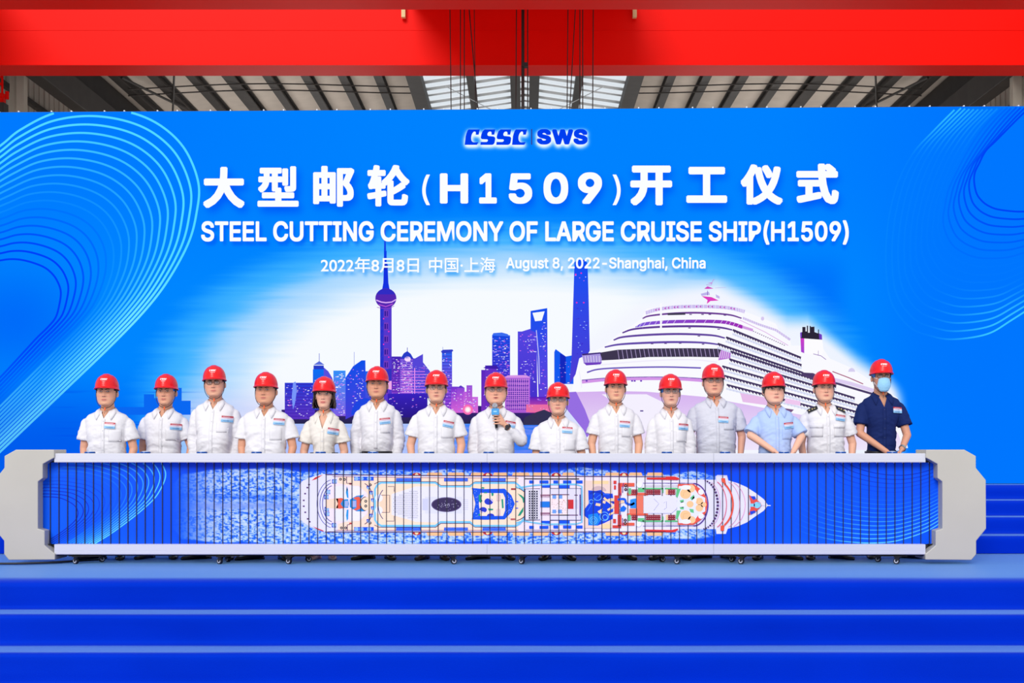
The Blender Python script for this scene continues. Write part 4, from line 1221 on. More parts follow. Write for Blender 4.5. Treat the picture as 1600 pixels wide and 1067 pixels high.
A.rect(395, 235, 735, 800, (238, 210, 196)); A.up()
A.ell(575, 360, 90, 60, (206, 178, 180), 20, 180, 360); A.rect(500, 236, 690, 275, (250, 214, 160)); A.rect(610, 750, 720, 806, (250, 214, 160)); A.up()
A.poly([(400, 580), (455, 510), (450, 350), (540, 358), (600, 345), (650, 385), (740, 390), (745, 440), (640, 460), (720, 520), (745, 580), (740, 690), (640, 740), (560, 770), (450, 766), (450, 690), (400, 650)], (16, 66, 214)); A.up()
A.poly([(450, 640), (560, 620), (600, 700), (560, 765), (455, 765)], (20, 130, 236)); A.up()
for cx, cy, r in ((512, 708, 44), (512, 708, 24), (560, 420, 50), (640, 660, 52), (650, 670, 30), (485, 485, 24), (860, 575, 26), (985, 490, 36), (985, 490, 20)):
    A.arc(cx, cy, r, r, 0, 360, 6, (120, 200, 255))
A.up()
A.line(spline([(440, 600), (520, 470), (600, 400), (700, 400)], 6), 6, (60, 130, 255)); A.line(spline([(470, 390), (520, 370), (600, 380), (640, 440), (760, 500)], 6), 24, (20, 50, 180)); A.up()
A.line(spline([(635, 440), (680, 470), (780, 460), (860, 465)], 6), 26, (248, 212, 168)); A.line(spline([(680, 585), (760, 540), (820, 500), (890, 480)], 6), 24, (248, 212, 168)); A.line(spline([(700, 640), (780, 600), (830, 560)], 6), 22, (248, 212, 168)); A.poly([(545, 500), (600, 510), (590, 540), (535, 530)], (248, 212, 168)); A.poly([(560, 600), (620, 565), (610, 620), (580, 625)], (248, 212, 168)); A.poly([(625, 470), (660, 480), (650, 510), (622, 500)], (248, 212, 168)); A.up()
for x0, y0, x1, y1 in ((750, 235, 785, 275), (755, 290, 780, 340), (805, 262, 845, 410), (760, 410, 820, 630), (745, 690, 780, 740), (740, 765, 840, 800), (800, 640, 845, 775)): A.rect(x0, y0, x1, y1, (216, 66, 60))
A.rect(845, 262, 1000, 305, ORG); A.rect(850, 735, 1000, 770, ORG); A.rect(1020, 415, 1105, 625, (236, 120, 96)); A.rect(940, 570, 1030, 625, (236, 120, 96)); A.rect(910, 380, 1160, 410, ORG); A.rect(910, 625, 1160, 650, ORG); A.up()
A.line([(870, 262), (862, 300), (858, 380)], 9, (90, 30, 130)); A.line([(832, 380), (832, 660)], 8, (90, 30, 130)); A.line([(858, 680), (862, 770)], 9, (90, 30, 130)); A.up()
A.line(spline([(800, 460), (880, 455), (900, 500), (960, 520), (1000, 500)], 5), 26, (20, 90, 224)); A.poly([(950, 460), (1020, 445), (1025, 560), (950, 560)], (40, 140, 240)); A.poly([(830, 560), (870, 530), (905, 560), (880, 600), (830, 600)], (20, 110, 230)); A.up()
for x, y in ((895, 295), (895, 340), (890, 705), (890, 745)): A.ell(x, y, 18, 18, (40, 24, 40), 12); A.up(); A.ell(x, y, 7, 7, (210, 150, 160), 8)
A.ell(1058, 285, 34, 34, (240, 240, 252), 14); A.ell(1050, 750, 34, 34, (240, 240, 252), 14); A.up()
for y in (290, 742):
    for i in range(26):
        A.rect(1122 + 15.5 * i, y, 1128 + 15.5 * i, y + 6, (130, 120, 110)); A.rect(1122 + 15.5 * i, y + 13, 1128 + 15.5 * i, y + 19, (130, 120, 110))
for x0, x1, y0, y1 in ((930, 960, 325, 400), (1040, 1115, 322, 370), (1095, 1340, 320, 338), (1360, 1700, 320, 336), (1325, 1345, 320, 380), (925, 955, 640, 710), (1040, 1115, 680, 722), (1095, 1340, 708, 726), (1360, 1700, 708, 726), (1325, 1345, 660, 720)): A.rect(x0, y0, x1, y1, GRN)
A.up()
for x0, x1 in ((965, 1035), (1135, 1310), (1398, 1486)):
    for y in (340, 642):
        A.rect(x0, y, x1, y + 62, (140, 34, 50)); A.up()
        xx = x0 + 8
        while xx < x1 - 10: A.rect(xx, y + 12, xx + 7, y + 19, (230, 190, 190)); A.rect(xx, y + 40, xx + 7, y + 47, (230, 190, 190)); xx += 22
for y in (340, 642): A.rect(1372, y, 1398, y + 60, (246, 200, 150))
A.up()
A.poly([(1110, 418), (1440, 418), (1500, 470), (1512, 515), (1500, 570), (1440, 622), (1110, 622)], (228, 226, 250)); A.line([(1230, 450), (1290, 510), (1230, 590)], 3, (205, 205, 235)); A.line([(1350, 500), (1380, 480), (1380, 560), (1350, 580)], 3, (205, 205, 235)); A.up()
A.line([(1100, 264), (1600, 264)], 5, (90, 40, 150)); A.line([(1100, 774), (1600, 774)], 5, (90, 40, 150)); A.up()
A.poly([(1145, 198), (1470, 196), (1510, 214), (1516, 228), (1145, 220)], (216, 50, 50)); A.poly([(1130, 816), (1440, 822), (1508, 806), (1516, 815), (1480, 842), (1130, 838)], (216, 50, 50)); A.up()
# 4: forward lounge, curved decks, bow
A.tf(1040, 720, k)
A.poly([(0, 186), (110, 186), (150, 200), (168, 222), (0, 222)], (222, 50, 50)); A.poly([(0, 822), (100, 822), (140, 804), (150, 815), (110, 846), (0, 848)], (222, 50, 50)); A.up()
A.poly([(145, 275), (330, 275), (420, 340), (480, 430), (498, 520), (480, 610), (420, 700), (330, 760), (145, 760)], (232, 88, 72)); A.up()
A.poly([(155, 300), (320, 295), (390, 400), (470, 440), (470, 600), (390, 640), (320, 740), (155, 740), (130, 520)], (228, 230, 246)); A.up()
for x, y in ((200, 330), (200, 590)): A.poly([(x - 70, y), (x - 20, y), (x - 60, y + 110), (x - 80, y + 90)], GRN)
for cx, cy, r in ((235, 390, 66), (235, 650, 66), (290, 515, 42), (400, 480, 46), (400, 560, 46), (300, 330, 50), (310, 700, 46), (450, 520, 34)): A.ell(cx, cy, r, r * .95, (250, 200, 146), 18)
A.up()
for cx, cy, rx, ry in ((240, 315, 60, 28), (240, 722, 60, 28), (200, 520, 30, 36), (340, 460, 26, 40), (420, 370, 34, 34), (420, 655, 34, 34)): A.ell(cx, cy, rx, ry, (236, 238, 252), 16)
for pts in ([(290, 440), (335, 400), (345, 440), (310, 470)], [(280, 570), (330, 575), (335, 620), (295, 610)], [(165, 470), (215, 460), (215, 490), (180, 500)], [(165, 550), (215, 545), (215, 578), (175, 575)]): A.poly(pts, GRN)
A.up()
for cx, cy in ((235, 390), (235, 650), (400, 480)): A.line([(cx - 30, cy + 30), (cx - 20, cy - 20), (cx + 30, cy - 30)], 3, (220, 160, 100))
A.up()
A.arc(330, 520, 172, 252, -90, 90, 12, (80, 30, 140), 30); A.line([(0, 265), (330, 266)], 5, (90, 40, 150)); A.line([(0, 772), (330, 772)], 5, (90, 40, 150)); A.up()
for q in range(-80, 81, 8):
    a = math.radians(q); a2 = math.radians(q + 5)
    c0 = (430 + 175 * math.cos(a), 518 + 285 * math.sin(a)); c1 = (430 + 175 * math.cos(a2), 518 + 285 * math.sin(a2))
    d0 = (430 + 203 * math.cos(a), 518 + 300 * math.sin(a)); d1 = (430 + 203 * math.cos(a2), 518 + 300 * math.sin(a2))
    A.poly([c0, d0, d1, c1], (62, 30, 66) if q % 16 else (90, 60, 120))
A.up()
for cx, rx, ry, w, c in ((480, 168, 285, 4, (214, 120, 160)), (545, 178, 290, 9, (224, 96, 110)), (665, 215, 290, 5, (226, 130, 150)), (725, 220, 280, 6, (236, 150, 180))):
    A.arc(cx, 518, rx, ry, -68, 68, w, c, 30)
A.up()
P = spline([(665, 205), (710, 208), (715, 280), (775, 370), (802, 470), (805, 540), (780, 640), (725, 735), (695, 800), (690, 832), (652, 830), (660, 760)], 6)
A.poly([(660, 206), (705, 206), (718, 285), (665, 245)], (232, 88, 66)); A.poly([(652, 770), (700, 765), (692, 832), (652, 830)], (232, 88, 66)); A.arc(560, 518, 240, 300, -55, 55, 20, (234, 88, 66), 30); A.up()
A.line([(600, 240), (600, 182), (622, 172), (728, 174), (742, 235)], 3, (190, 186, 216)); A.up()
A.poly([(990, 405), (1070, 450), (1130, 500), (1140, 530), (1110, 570), (1060, 610), (985, 645), (1010, 560), (1010, 490)], (226, 80, 70)); A.up()
A.ell(1090, 525, 44, 38, (130, 210, 250), 18); A.rect(1005, 508, 1060, 545, (130, 210, 250)); A.poly([(1005, 420), (1060, 420), (1075, 455), (1040, 466)], (30, 70, 210)); A.poly([(1000, 600), (1060, 590), (1070, 610), (1010, 640)], (30, 70, 210)); A.up()
A.line([(1140, 525), (1180, 530)], 4, (200, 196, 224)); A.line([(1090, 492), (1140, 530), (1085, 575)], 4, (150, 60, 80)); A.up()
A.tf()
A.build('deck_plan_print', M_ink, bar)
# seams between the upright slats
M_seam = mat('slat_seam', (10, 12, 40), 0.5)
b = MB(); bs = MB()
xs = np.arange(66.5 + 12.6, 1464, 13.46)
for x in xs:
    X = WX(x, PD)
    b.box(X - .0036, X + .0022, PD - .010, PD + .002, zb(850.2, PD), zb(722.4, PD))
seams = b.xf(MBr).build('slat_seams', M_seam, panel)
tag(seams, kind='stuff')
for x in xs:
    X = WX(x, PD)
    bs.box(X - .011, X - .007, PD - .006, PD + .002, zb(723.6, PD), zb(722.2, PD))
tag(bs.xf(MBr).build('slat_pins', M_alu, panel), kind='stuff')
b = MB()
for x in xs:
    X = WX(x, PD); b.box(X - .018, X + .018, 11.62, 11.655, zb(850.6, 11.62), zb(850.6, 11.62) + .004)
tag(b.xf(MBr).build('slat_feet', M_dark, panel), kind='stuff')

# castors
M_tyre = mat('castor_tyre', (24, 26, 34), 0.5)
M_rim = mat('castor_rim', (222, 224, 232), 0.35, metal=0.3)
M_fork = mat('castor_fork', (34, 34, 42), 0.4, metal=0.4)
def caster():
    c = MB()
    c.box(-.028, .028, -.025, .03, .060, .066)
    for s in (-1, 1):
        c.add([(s * .013, -.02, .062), (s * .013, .018, .062), (s * .013, .022, .022), (s * .013, .006, .018), (s * .016, -.02, .062), (s * .016, .018, .062), (s * .016, .022, .022), (s * .016, .006, .018)],
              [(0, 1, 2, 3), (4, 7, 6, 5), (0, 4, 5, 1), (1, 5, 6, 2), (2, 6, 7, 3), (3, 7, 4, 0)])
    c.cone((0, 0, .05), (0, 0, .066), .012, .012, 10, False)
    f = c.build('castor', M_fork, bar)
    w = MB().cone((-.011, .012, .0265), (.011, .012, .0265), .0265, .0265, 20, False).build('wheel', M_tyre, f)
    MB().cone((-.0135, .012, .0265), (.0135, .012, .0265), .017, .017, 16, False).build('wheel_rim', M_rim, f)
    return f
proto = None
for px, d, ang in ((120, 11.57, 62), (157, 11.78, -50), (345, 11.57, 60), (357.5, 11.78, 40), (453, 11.57, 66), (480, 11.78, -60), (707, 11.57, -70), (817, 11.57, 55), (1033, 11.78, -60), (1060, 11.57, 64), (1145.5, 11.78, 50), (1160, 11.57, 58), (1374, 11.78, 55), (1403, 11.57, 60)):
    if proto is None: proto = caster(); c = proto
    else: c = copy_tree(proto, bar)
    c.location = (WX(px, d) - BC[0], d - BC[1], 0.0015)
    c.rotation_euler = (0, 0, math.radians(ang))
    q = MB()
for x in (138, 351, 466, 762, 1046, 1152, 1388):
    X = WX(x, 11.66)
    MB().box(X - .14, X + .14, 11.565, 11.80, .068, zb(866.5, 11.56) - .012).xf(MBr).build('castor_plate', M_fork, bar)

# start buttons on the rail
M_btn = mat('button_blue', (0, 70, 150), 0.3)
M_dome = mat('button_dome', (228, 236, 248), 0.25)
ZT = zb(708.3, 11.56)
def button():
    r = empty('push_button')
    MB().cone((0, 0, .0005), (0, 0, .015), .047, .044, 28, False).build('base_ring', M_btn, r, smooth=False, bevel=.002)
    d = MB(); rs = []
    for t in (0, 20, 40, 60, 80):
        a = math.radians(t); rs.append([(.032 * math.cos(a) * math.cos(6.2832 * j / 24), .032 * math.cos(a) * math.sin(6.2832 * j / 24), .014 + .006 * math.sin(a)) for j in range(24)])
    d.loft(rs).build('dome', M_dome, r, smooth=True)
    return r
who = ['the leftmost person', 'the second person from the left', 'the tall third person in dark glasses', 'the fourth person from the left', 'the woman with bobbed hair', 'the tall person right of the woman', 'the bespectacled person left of the speaker',
       'the speaker with the microphone', 'the shortest person', 'the person right of the shortest one', 'the person in the buttoned-down collar', 'the tall person in the pale grey shirt', 'the person in the light blue shirt', 'the person in epaulettes', 'the person in the navy shirt']
pb = None
for (px, w_) in zip((140.5, 227, 315.6, 401, 501, 583, 670.6, 763.5, 850.5, 945, 1042, 1133, 1225, 1313.6, 1394), who):
    if pb is None: pb = button(); o = pb
    else: o = copy_tree(pb)
    o.location = (WX(px, 11.66), 11.66, ZT)
    tag(o, 'low blue button in front of ' + w_, 'button', 'start buttons on the top rail')
# ------------------------------------------------------------------ people
M_skin = mat('skin', vcol=True, rough=0.5, spec=0.3)
M_eye = mat('eye_paint', vcol=True, rough=0.3, spec=0.4)
M_hair = mat('black_hair', (26, 20, 20), 0.45, noise=0.3, nscale=60, bump=0.4, bscale=160, stretch=(3, 3, 0.6))
M_hairb = mat('brown_hair', (48, 30, 26), 0.4, noise=0.3, nscale=60, bump=0.4, bscale=160, stretch=(3, 3, 0.6))
M_hairg = mat('grey_hair', (96, 92, 92), 0.5, noise=0.3, nscale=60, bump=0.4, bscale=160)
M_hat = mat('helmet_red', (228, 0, 12), 0.38, spec=0.4, coat=0.12)
M_liner = mat('helmet_liner_blue', (30, 120, 205), 0.5)
M_ink_w = mat('white_ink', (250, 246, 246), 0.5)
M_strap = mat('strap_black', (28, 26, 32), 0.6)
M_orange = mat('orange_toggle', (250, 96, 24), 0.4)
M_shoe = mat('black_leather', (20, 18, 22), 0.28, spec=0.5)
M_shoeb = mat('brown_leather', (64, 40, 38), 0.35, spec=0.5)
M_nude = mat('beige_leather', (214, 178, 158), 0.4)
M_trou = mat('dark_trousers', (26, 28, 42), 0.8, noise=0.1, nscale=10)
M_skirt = mat('black_skirt', (24, 24, 30), 0.8)
M_belt = mat('belt', (22, 20, 26), 0.4)
M_glass = glass_mat('spectacle_lens', (0.97, 0.98, 1.0), 0.10)
M_rimd = mat('dark_rim', (38, 30, 34), 0.35, metal=0.3)
M_rims = mat('silver_rim', (128, 120, 126), 0.3, metal=0.6)
M_badge_r = mat('badge_red', (196, 30, 48), 0.45)
M_badge_b = mat('badge_blue', vcol=True, rough=0.45)
M_btns = mat('shirt_button', (205, 205, 212), 0.4)
def shirt_mat(name, rgb):
    return mat(name, rgb, 0.8, noise=0.015, nscale=14, bump=0.5, bscale=11, spec=0.2, stretch=(1.0, 1.0, 0.7), sheen=0.0)
M_white = shirt_mat('white_shirt', (224, 222, 228))
M_cream = shirt_mat('cream_blouse', (226, 220, 214))
M_grey = shirt_mat('pale_grey_shirt', (204, 205, 218))
M_sky = shirt_mat('light_blue_shirt', (172, 194, 240))
M_navy = shirt_mat('navy_shirt', (14, 34, 92))

HH = 0.235
HT = [0, .04, .12, .25, .40, .55, .70, .82, .92, .98, 1.0]
HW = [.026, .046, .060, .071, .0765, .078, .078, .072, .053, .028, .008]
HF = [-.080, -.092, -.095, -.094, -.090, -.088, -.085, -.070, -.042, -.015, 0]
HB = [-.045, -.015, .025, .060, .085, .100, .105, .095, .070, .045, .03]

def head_mesh(face=1.0, jaw=1.0, nose=1.0, n=56, m=54, mouth_open=0.0):
    b = MB(); rs = []
    for i in range(m + 1):
        t = i / m
        t = t * 0.96 + 0.04 * t * t if t < 1 else 1
        w = np.interp(t, HT, HW) * face * (jaw if t < .3 else 1 + (jaw - 1) * max(0, (0.5 - t) / 0.2))
        f = np.interp(t, HT, HF); bk = np.interp(t, HT, HB)
        mid = (f + bk) / 2; hd = (bk - f) / 2
        r = []
        for j in range(n):
            a = 2 * math.pi * j / n
            sa, ca = math.sin(a), math.cos(a)
            p = 2 / 2.35
            x = w * math.copysign(abs(sa) ** p, sa)
            y = mid - hd * math.copysign(abs(ca) ** p, ca)
            if ca > 0:
                g = lambda u, v, su, sv: math.exp(-((x - u) / su) ** 2 - ((t - v) / sv) ** 2)
                # nose
                if t > .30:
                    prof = np.interp(t, [.30, .335, .365, .40, .50, .56, .62], [0, .014, .025, .022, .012, .006, 0])
                    y -= nose * prof * math.exp(-(x / (.0105 + .004 * max(0, 1 - abs(t - .37) / .06))) ** 2)
                y -= 0.007 * nose * (g(.015, .355, .007, .022) + g(-.015, .355, .007, .022))
                y += 0.010 * (g(.031, .525, .019, .045) + g(-.031, .525, .019, .045))
                y -= 0.006 * (g(.030, .585, .026, .03) + g(-.030, .585, .026, .03))
                y -= 0.006 * (g(.044, .40, .020, .06) + g(-.044, .40, .020, .06))
                y -= 0.009 * g(0, .245, .024, .02) + 0.008 * g(0, .195, .021, .018)
                y += 0.006 * g(0, .222, .028, .008)
                y += 0.004 * g(0, .15, .03, .02)
                y -= 0.008 * g(0, .07, .024, .05)
                y += mouth_open * g(0, .215, .017, .02)
                y += 0.002 * (g(.028, .27, .008, .07) + g(-.028, .27, .008, .07))
            r.append((x, y, t * HH))
        rs.append(r)
    b.loft(rs)
    # ears
    for s in (-1, 1):
        wx = .078 * face
        e = MB().ell((0, 0, 0), .009, .020, .031, 14, 8)
        e.xf(Matrix.Translation((s * (wx + .004), .012, HH * .45)) @ Euler((math.radians(8), 0, s * math.radians(-22))).to_matrix().to_4x4())
        b.add(e.v, e.f)
    return b

def bvh_of(b):
    return BVHTree.FromPolygons([Vector(p) for p in b.v], b.f)

def front(bv, x, z, off=0.0015, y0=-0.6):
    h = bv.ray_cast(Vector((x, y0, z)), Vector((0, 1, 0)))
    if h[0] is None: return None
    return Vector((x, h[0].y - off, z))

def patch(bv, cols, off=0.002, thick=0.0):
    """cols: grid of (x,z) rows laid on the surface"""
    b = MB(); last = -0.1
    ny, nx = len(cols), len(cols[0])
    P = []
    for row in cols:
        for (x, z) in row:
            p = front(bv, x, z, off)
            if p is None: p = Vector((x, last, z))
            last = p.y
            P.append(p)
    fs = [(i * nx + j, i * nx + j + 1, (i + 1) * nx + j + 1, (i + 1) * nx + j) for i in range(ny - 1) for j in range(nx - 1)]
    if thick:
        k = len(P)
        b.add(P + [p + Vector((0, thick, 0)) for p in P], fs + [tuple(k + i for i in reversed(f)) for f in fs] +
              [(j, j + k, j + 1 + k, j + 1) for j in range(nx - 1)] + [((ny - 1) * nx + j, (ny - 1) * nx + j + 1, (ny - 1) * nx + j + 1 + k, (ny - 1) * nx + j + k) for j in range(nx - 1)] +
              [(i * nx, (i + 1) * nx, (i + 1) * nx + k, i * nx + k) for i in range(ny - 1)] + [(i * nx + nx - 1, i * nx + nx - 1 + k, (i + 1) * nx + nx - 1 + k, (i + 1) * nx + nx - 1) for i in range(ny - 1)])
    else:
        b.add(P, fs)
    return b

def quadgrid(c0, c1, c2, c3, nx=5, ny=4):
    """bilinear (x,z) grid between four corners: top-left, top-right, bottom-right, bottom-left"""
    out = []
    for i in range(ny):
        v = i / (ny - 1); row = []
        for j in range(nx):
            u = j / (nx - 1)
            row.append(tuple((c0[q] * (1 - u) + c1[q] * u) * (1 - v) + (c3[q] * (1 - u) + c2[q] * u) * v for q in (0, 1)))
        out.append(row)
    return out

def put_cols(o_me, C):
    C = np.hstack([lin(np.clip(C, 0, 255)), np.ones((len(C), 1))]).astype(np.float32)
    a = o_me.color_attributes.new('Col', 'FLOAT_COLOR', 'POINT'); a.data.foreach_set('color', C.ravel())

def remesh(b, name, voxel, smooth_it=1, sf=0.5):
    me = b.mesh(name, fix=False)
    o = link(name, me)
    m = o.modifiers.new('r', 'REMESH'); m.mode = 'VOXEL'; m.voxel_size = voxel; m.adaptivity = 0
    if smooth_it:
        s = o.modifiers.new('s', 'SMOOTH'); s.iterations = smooth_it; s.factor = sf
    out = evaluated_mesh(o)
    bpy.data.objects.remove(o); bpy.data.meshes.remove(me)
    out.name = name
    out.polygons.foreach_set('use_smooth', [True] * len(out.polygons))
    return out

def verts_np(me):
    a = np.empty(len(me.vertices) * 3, np.float32); me.vertices.foreach_get('co', a); return a.reshape(-1, 3)

# ---- shared helmet
def helmet_parts():
    b = MB(); n = 64; rs = []
    A_, B_, H_ = .1025, .125, .126
    def P(a, s):
        c = math.cos(s) ** 0.85; x = A_ * c * math.sin(a); y = -B_ * c * math.cos(a); z = H_ * math.sin(s) ** 0.92
        rid = 0.0045 * math.exp(-(x / .028) ** 4) * min(1, math.sin(s) * 1.6)
        rid += -0.0012 * math.exp(-((abs(x) - .034) / .008) ** 2) * math.sin(s)
        nz = Vector((x / A_ ** 2, y / B_ ** 2, z / H_ ** 2)).normalized() if s < 1.55 else Vector((0, 0, 1))
        return Vector((x, y, z)) + nz * rid
    def brim(a, ex, dz):
        fr = max(0.0, math.cos(a)) ** 2.5; bk = max(0.0, -math.cos(a)) ** 3
        r = ex * (0.45 + 1.6 * fr + 0.2 * bk)
        return Vector(((A_ + r * .62) * math.sin(a), -(B_ + r) * math.cos(a), -dz * (1 + 0.1 * fr)))
    aa = [2 * math.pi * j / n for j in range(n)]
    rs.append([brim(a, .010, .0145) * 1.0 for a in aa])
    rs.append([brim(a, .0235, .0125) for a in aa])
    rs.append([brim(a, .0235, .0095) for a in aa])
    rs.append([brim(a, .012, .004) for a in aa])
    for s in np.linspace(0.0, 1.5, 18): rs.append([P(a, max(s, 0.0)) for a in aa])
    b.loft(rs, cap=False)
    b.add([P(0, 1.5707)], [])
    k = len(b.v) - 1; base = k - n
    for j in range(n): b.f.append((base + j, base + (j + 1) % n, k))
    shell = b.mesh('hard_hat', True)
    shell.materials.append(M_hat)
    bv = bvh_of(b)
    # printed emblem: the maker's letters over a small row of characters
    e = MB(); sc = 0.060 / 645.0
    def lay(P2, T):
        k = len(e.v); ok = True
        for x, z in P2:
            p = front(bv, x, z, 0.0012); e.v.append(tuple(p if p else (x, -.12, z)))
        e.f.extend([tuple(i + k for i in t) for t in T])
    for pl in logo_polys():
        Q = [((x - 500) * sc, 0.070 - (y - 180) * sc) for x, y in pl]
        lay(Q, tri_poly(Q))
    Pt, T = text_tris('外高桥造船', 0.01, res=1)
    mn, mx = Pt.min(0), Pt.max(0); q = (Pt - mn) / (mx - mn)
    lay([(-.022 + u * .044, .048 + v * .008) for u, v in q], T)
    em = e.mesh('emblem', fix=False); em.materials.append(M_ink_w)
    # liner: inner harness seen under the brim
    l = MB(); rr = []
    for z, f in ((-.030, .80), (-.004, .86), (.03, .84)):
        rr.append([((A_ * f) * math.sin(a), -(B_ * f) * math.cos(a), z - (.012 if abs(math.sin(a)) > .7 else 0) * (z < 0)) for a in aa])
    kk = len(l.v)
    for r in rr: l.v.extend(r)
    for i in range(2):
        for j in range(n):
            if math.cos(aa[j]) > .55: continue
            l.f.append((i * n + j, i * n + (j + 1) % n, (i + 1) * n + (j + 1) % n, (i + 1) * n + j))
    lm = l.mesh('liner', True); 
    lmb = lm.copy(); lm.materials.append(M_liner); lmb.materials.append(M_strap)
    return shell, em, lm, lmb
HAT, EMB, LIN_BLUE, LIN_DARK = helmet_parts()

def hand_prims(b, wrist, d, palm_n, side, curl=0.5, scale=1.0):
    """palm, four fingers and a thumb; d points from the wrist to the fingertips"""
    d = Vector(d).normalized(); pn = Vector(palm_n).normalized(); sd = d.cross(pn).normalized() * side
    pn = sd.cross(d).normalized() * side if False else (pn - d * pn.dot(d)).normalized()
    w = Vector(wrist)
    for q in (-0.026, -0.009, 0.009, 0.026):
        b.cone(w + sd * q * .7, w + d * .082 * scale + sd * q, .0155, .0115, 10)
    for q, L in ((-.030, .062), (-.0105, .074), (.010, .078), (.030, .068)):
        a = w + d * .085 * scale + sd * q
        p1 = a + d * L * .45; p2 = p1 + (d * math.cos(curl) + pn * math.sin(curl)) * L * .32; p3 = p2 + (d * math.cos(curl * 1.9) + pn * math.sin(curl * 1.9)) * L * .25
        b.cone(a, p1, .0088, .0084, 10); b.cone(p1, p2, .0084, .0078, 10); b.cone(p2, p3, .0078, .0068, 10)
    t0 = w + d * .022 + sd * .022
    t1 = t0 + (d * .6 + sd * .75 + pn * .25).normalized() * .040; t2 = t1 + (d * .85 + sd * .35 + pn * .35).normalized() * .030
    b.cone(t0, t1, .0125, .0100, 10); b.cone(t1, t2, .0100, .0080, 10)

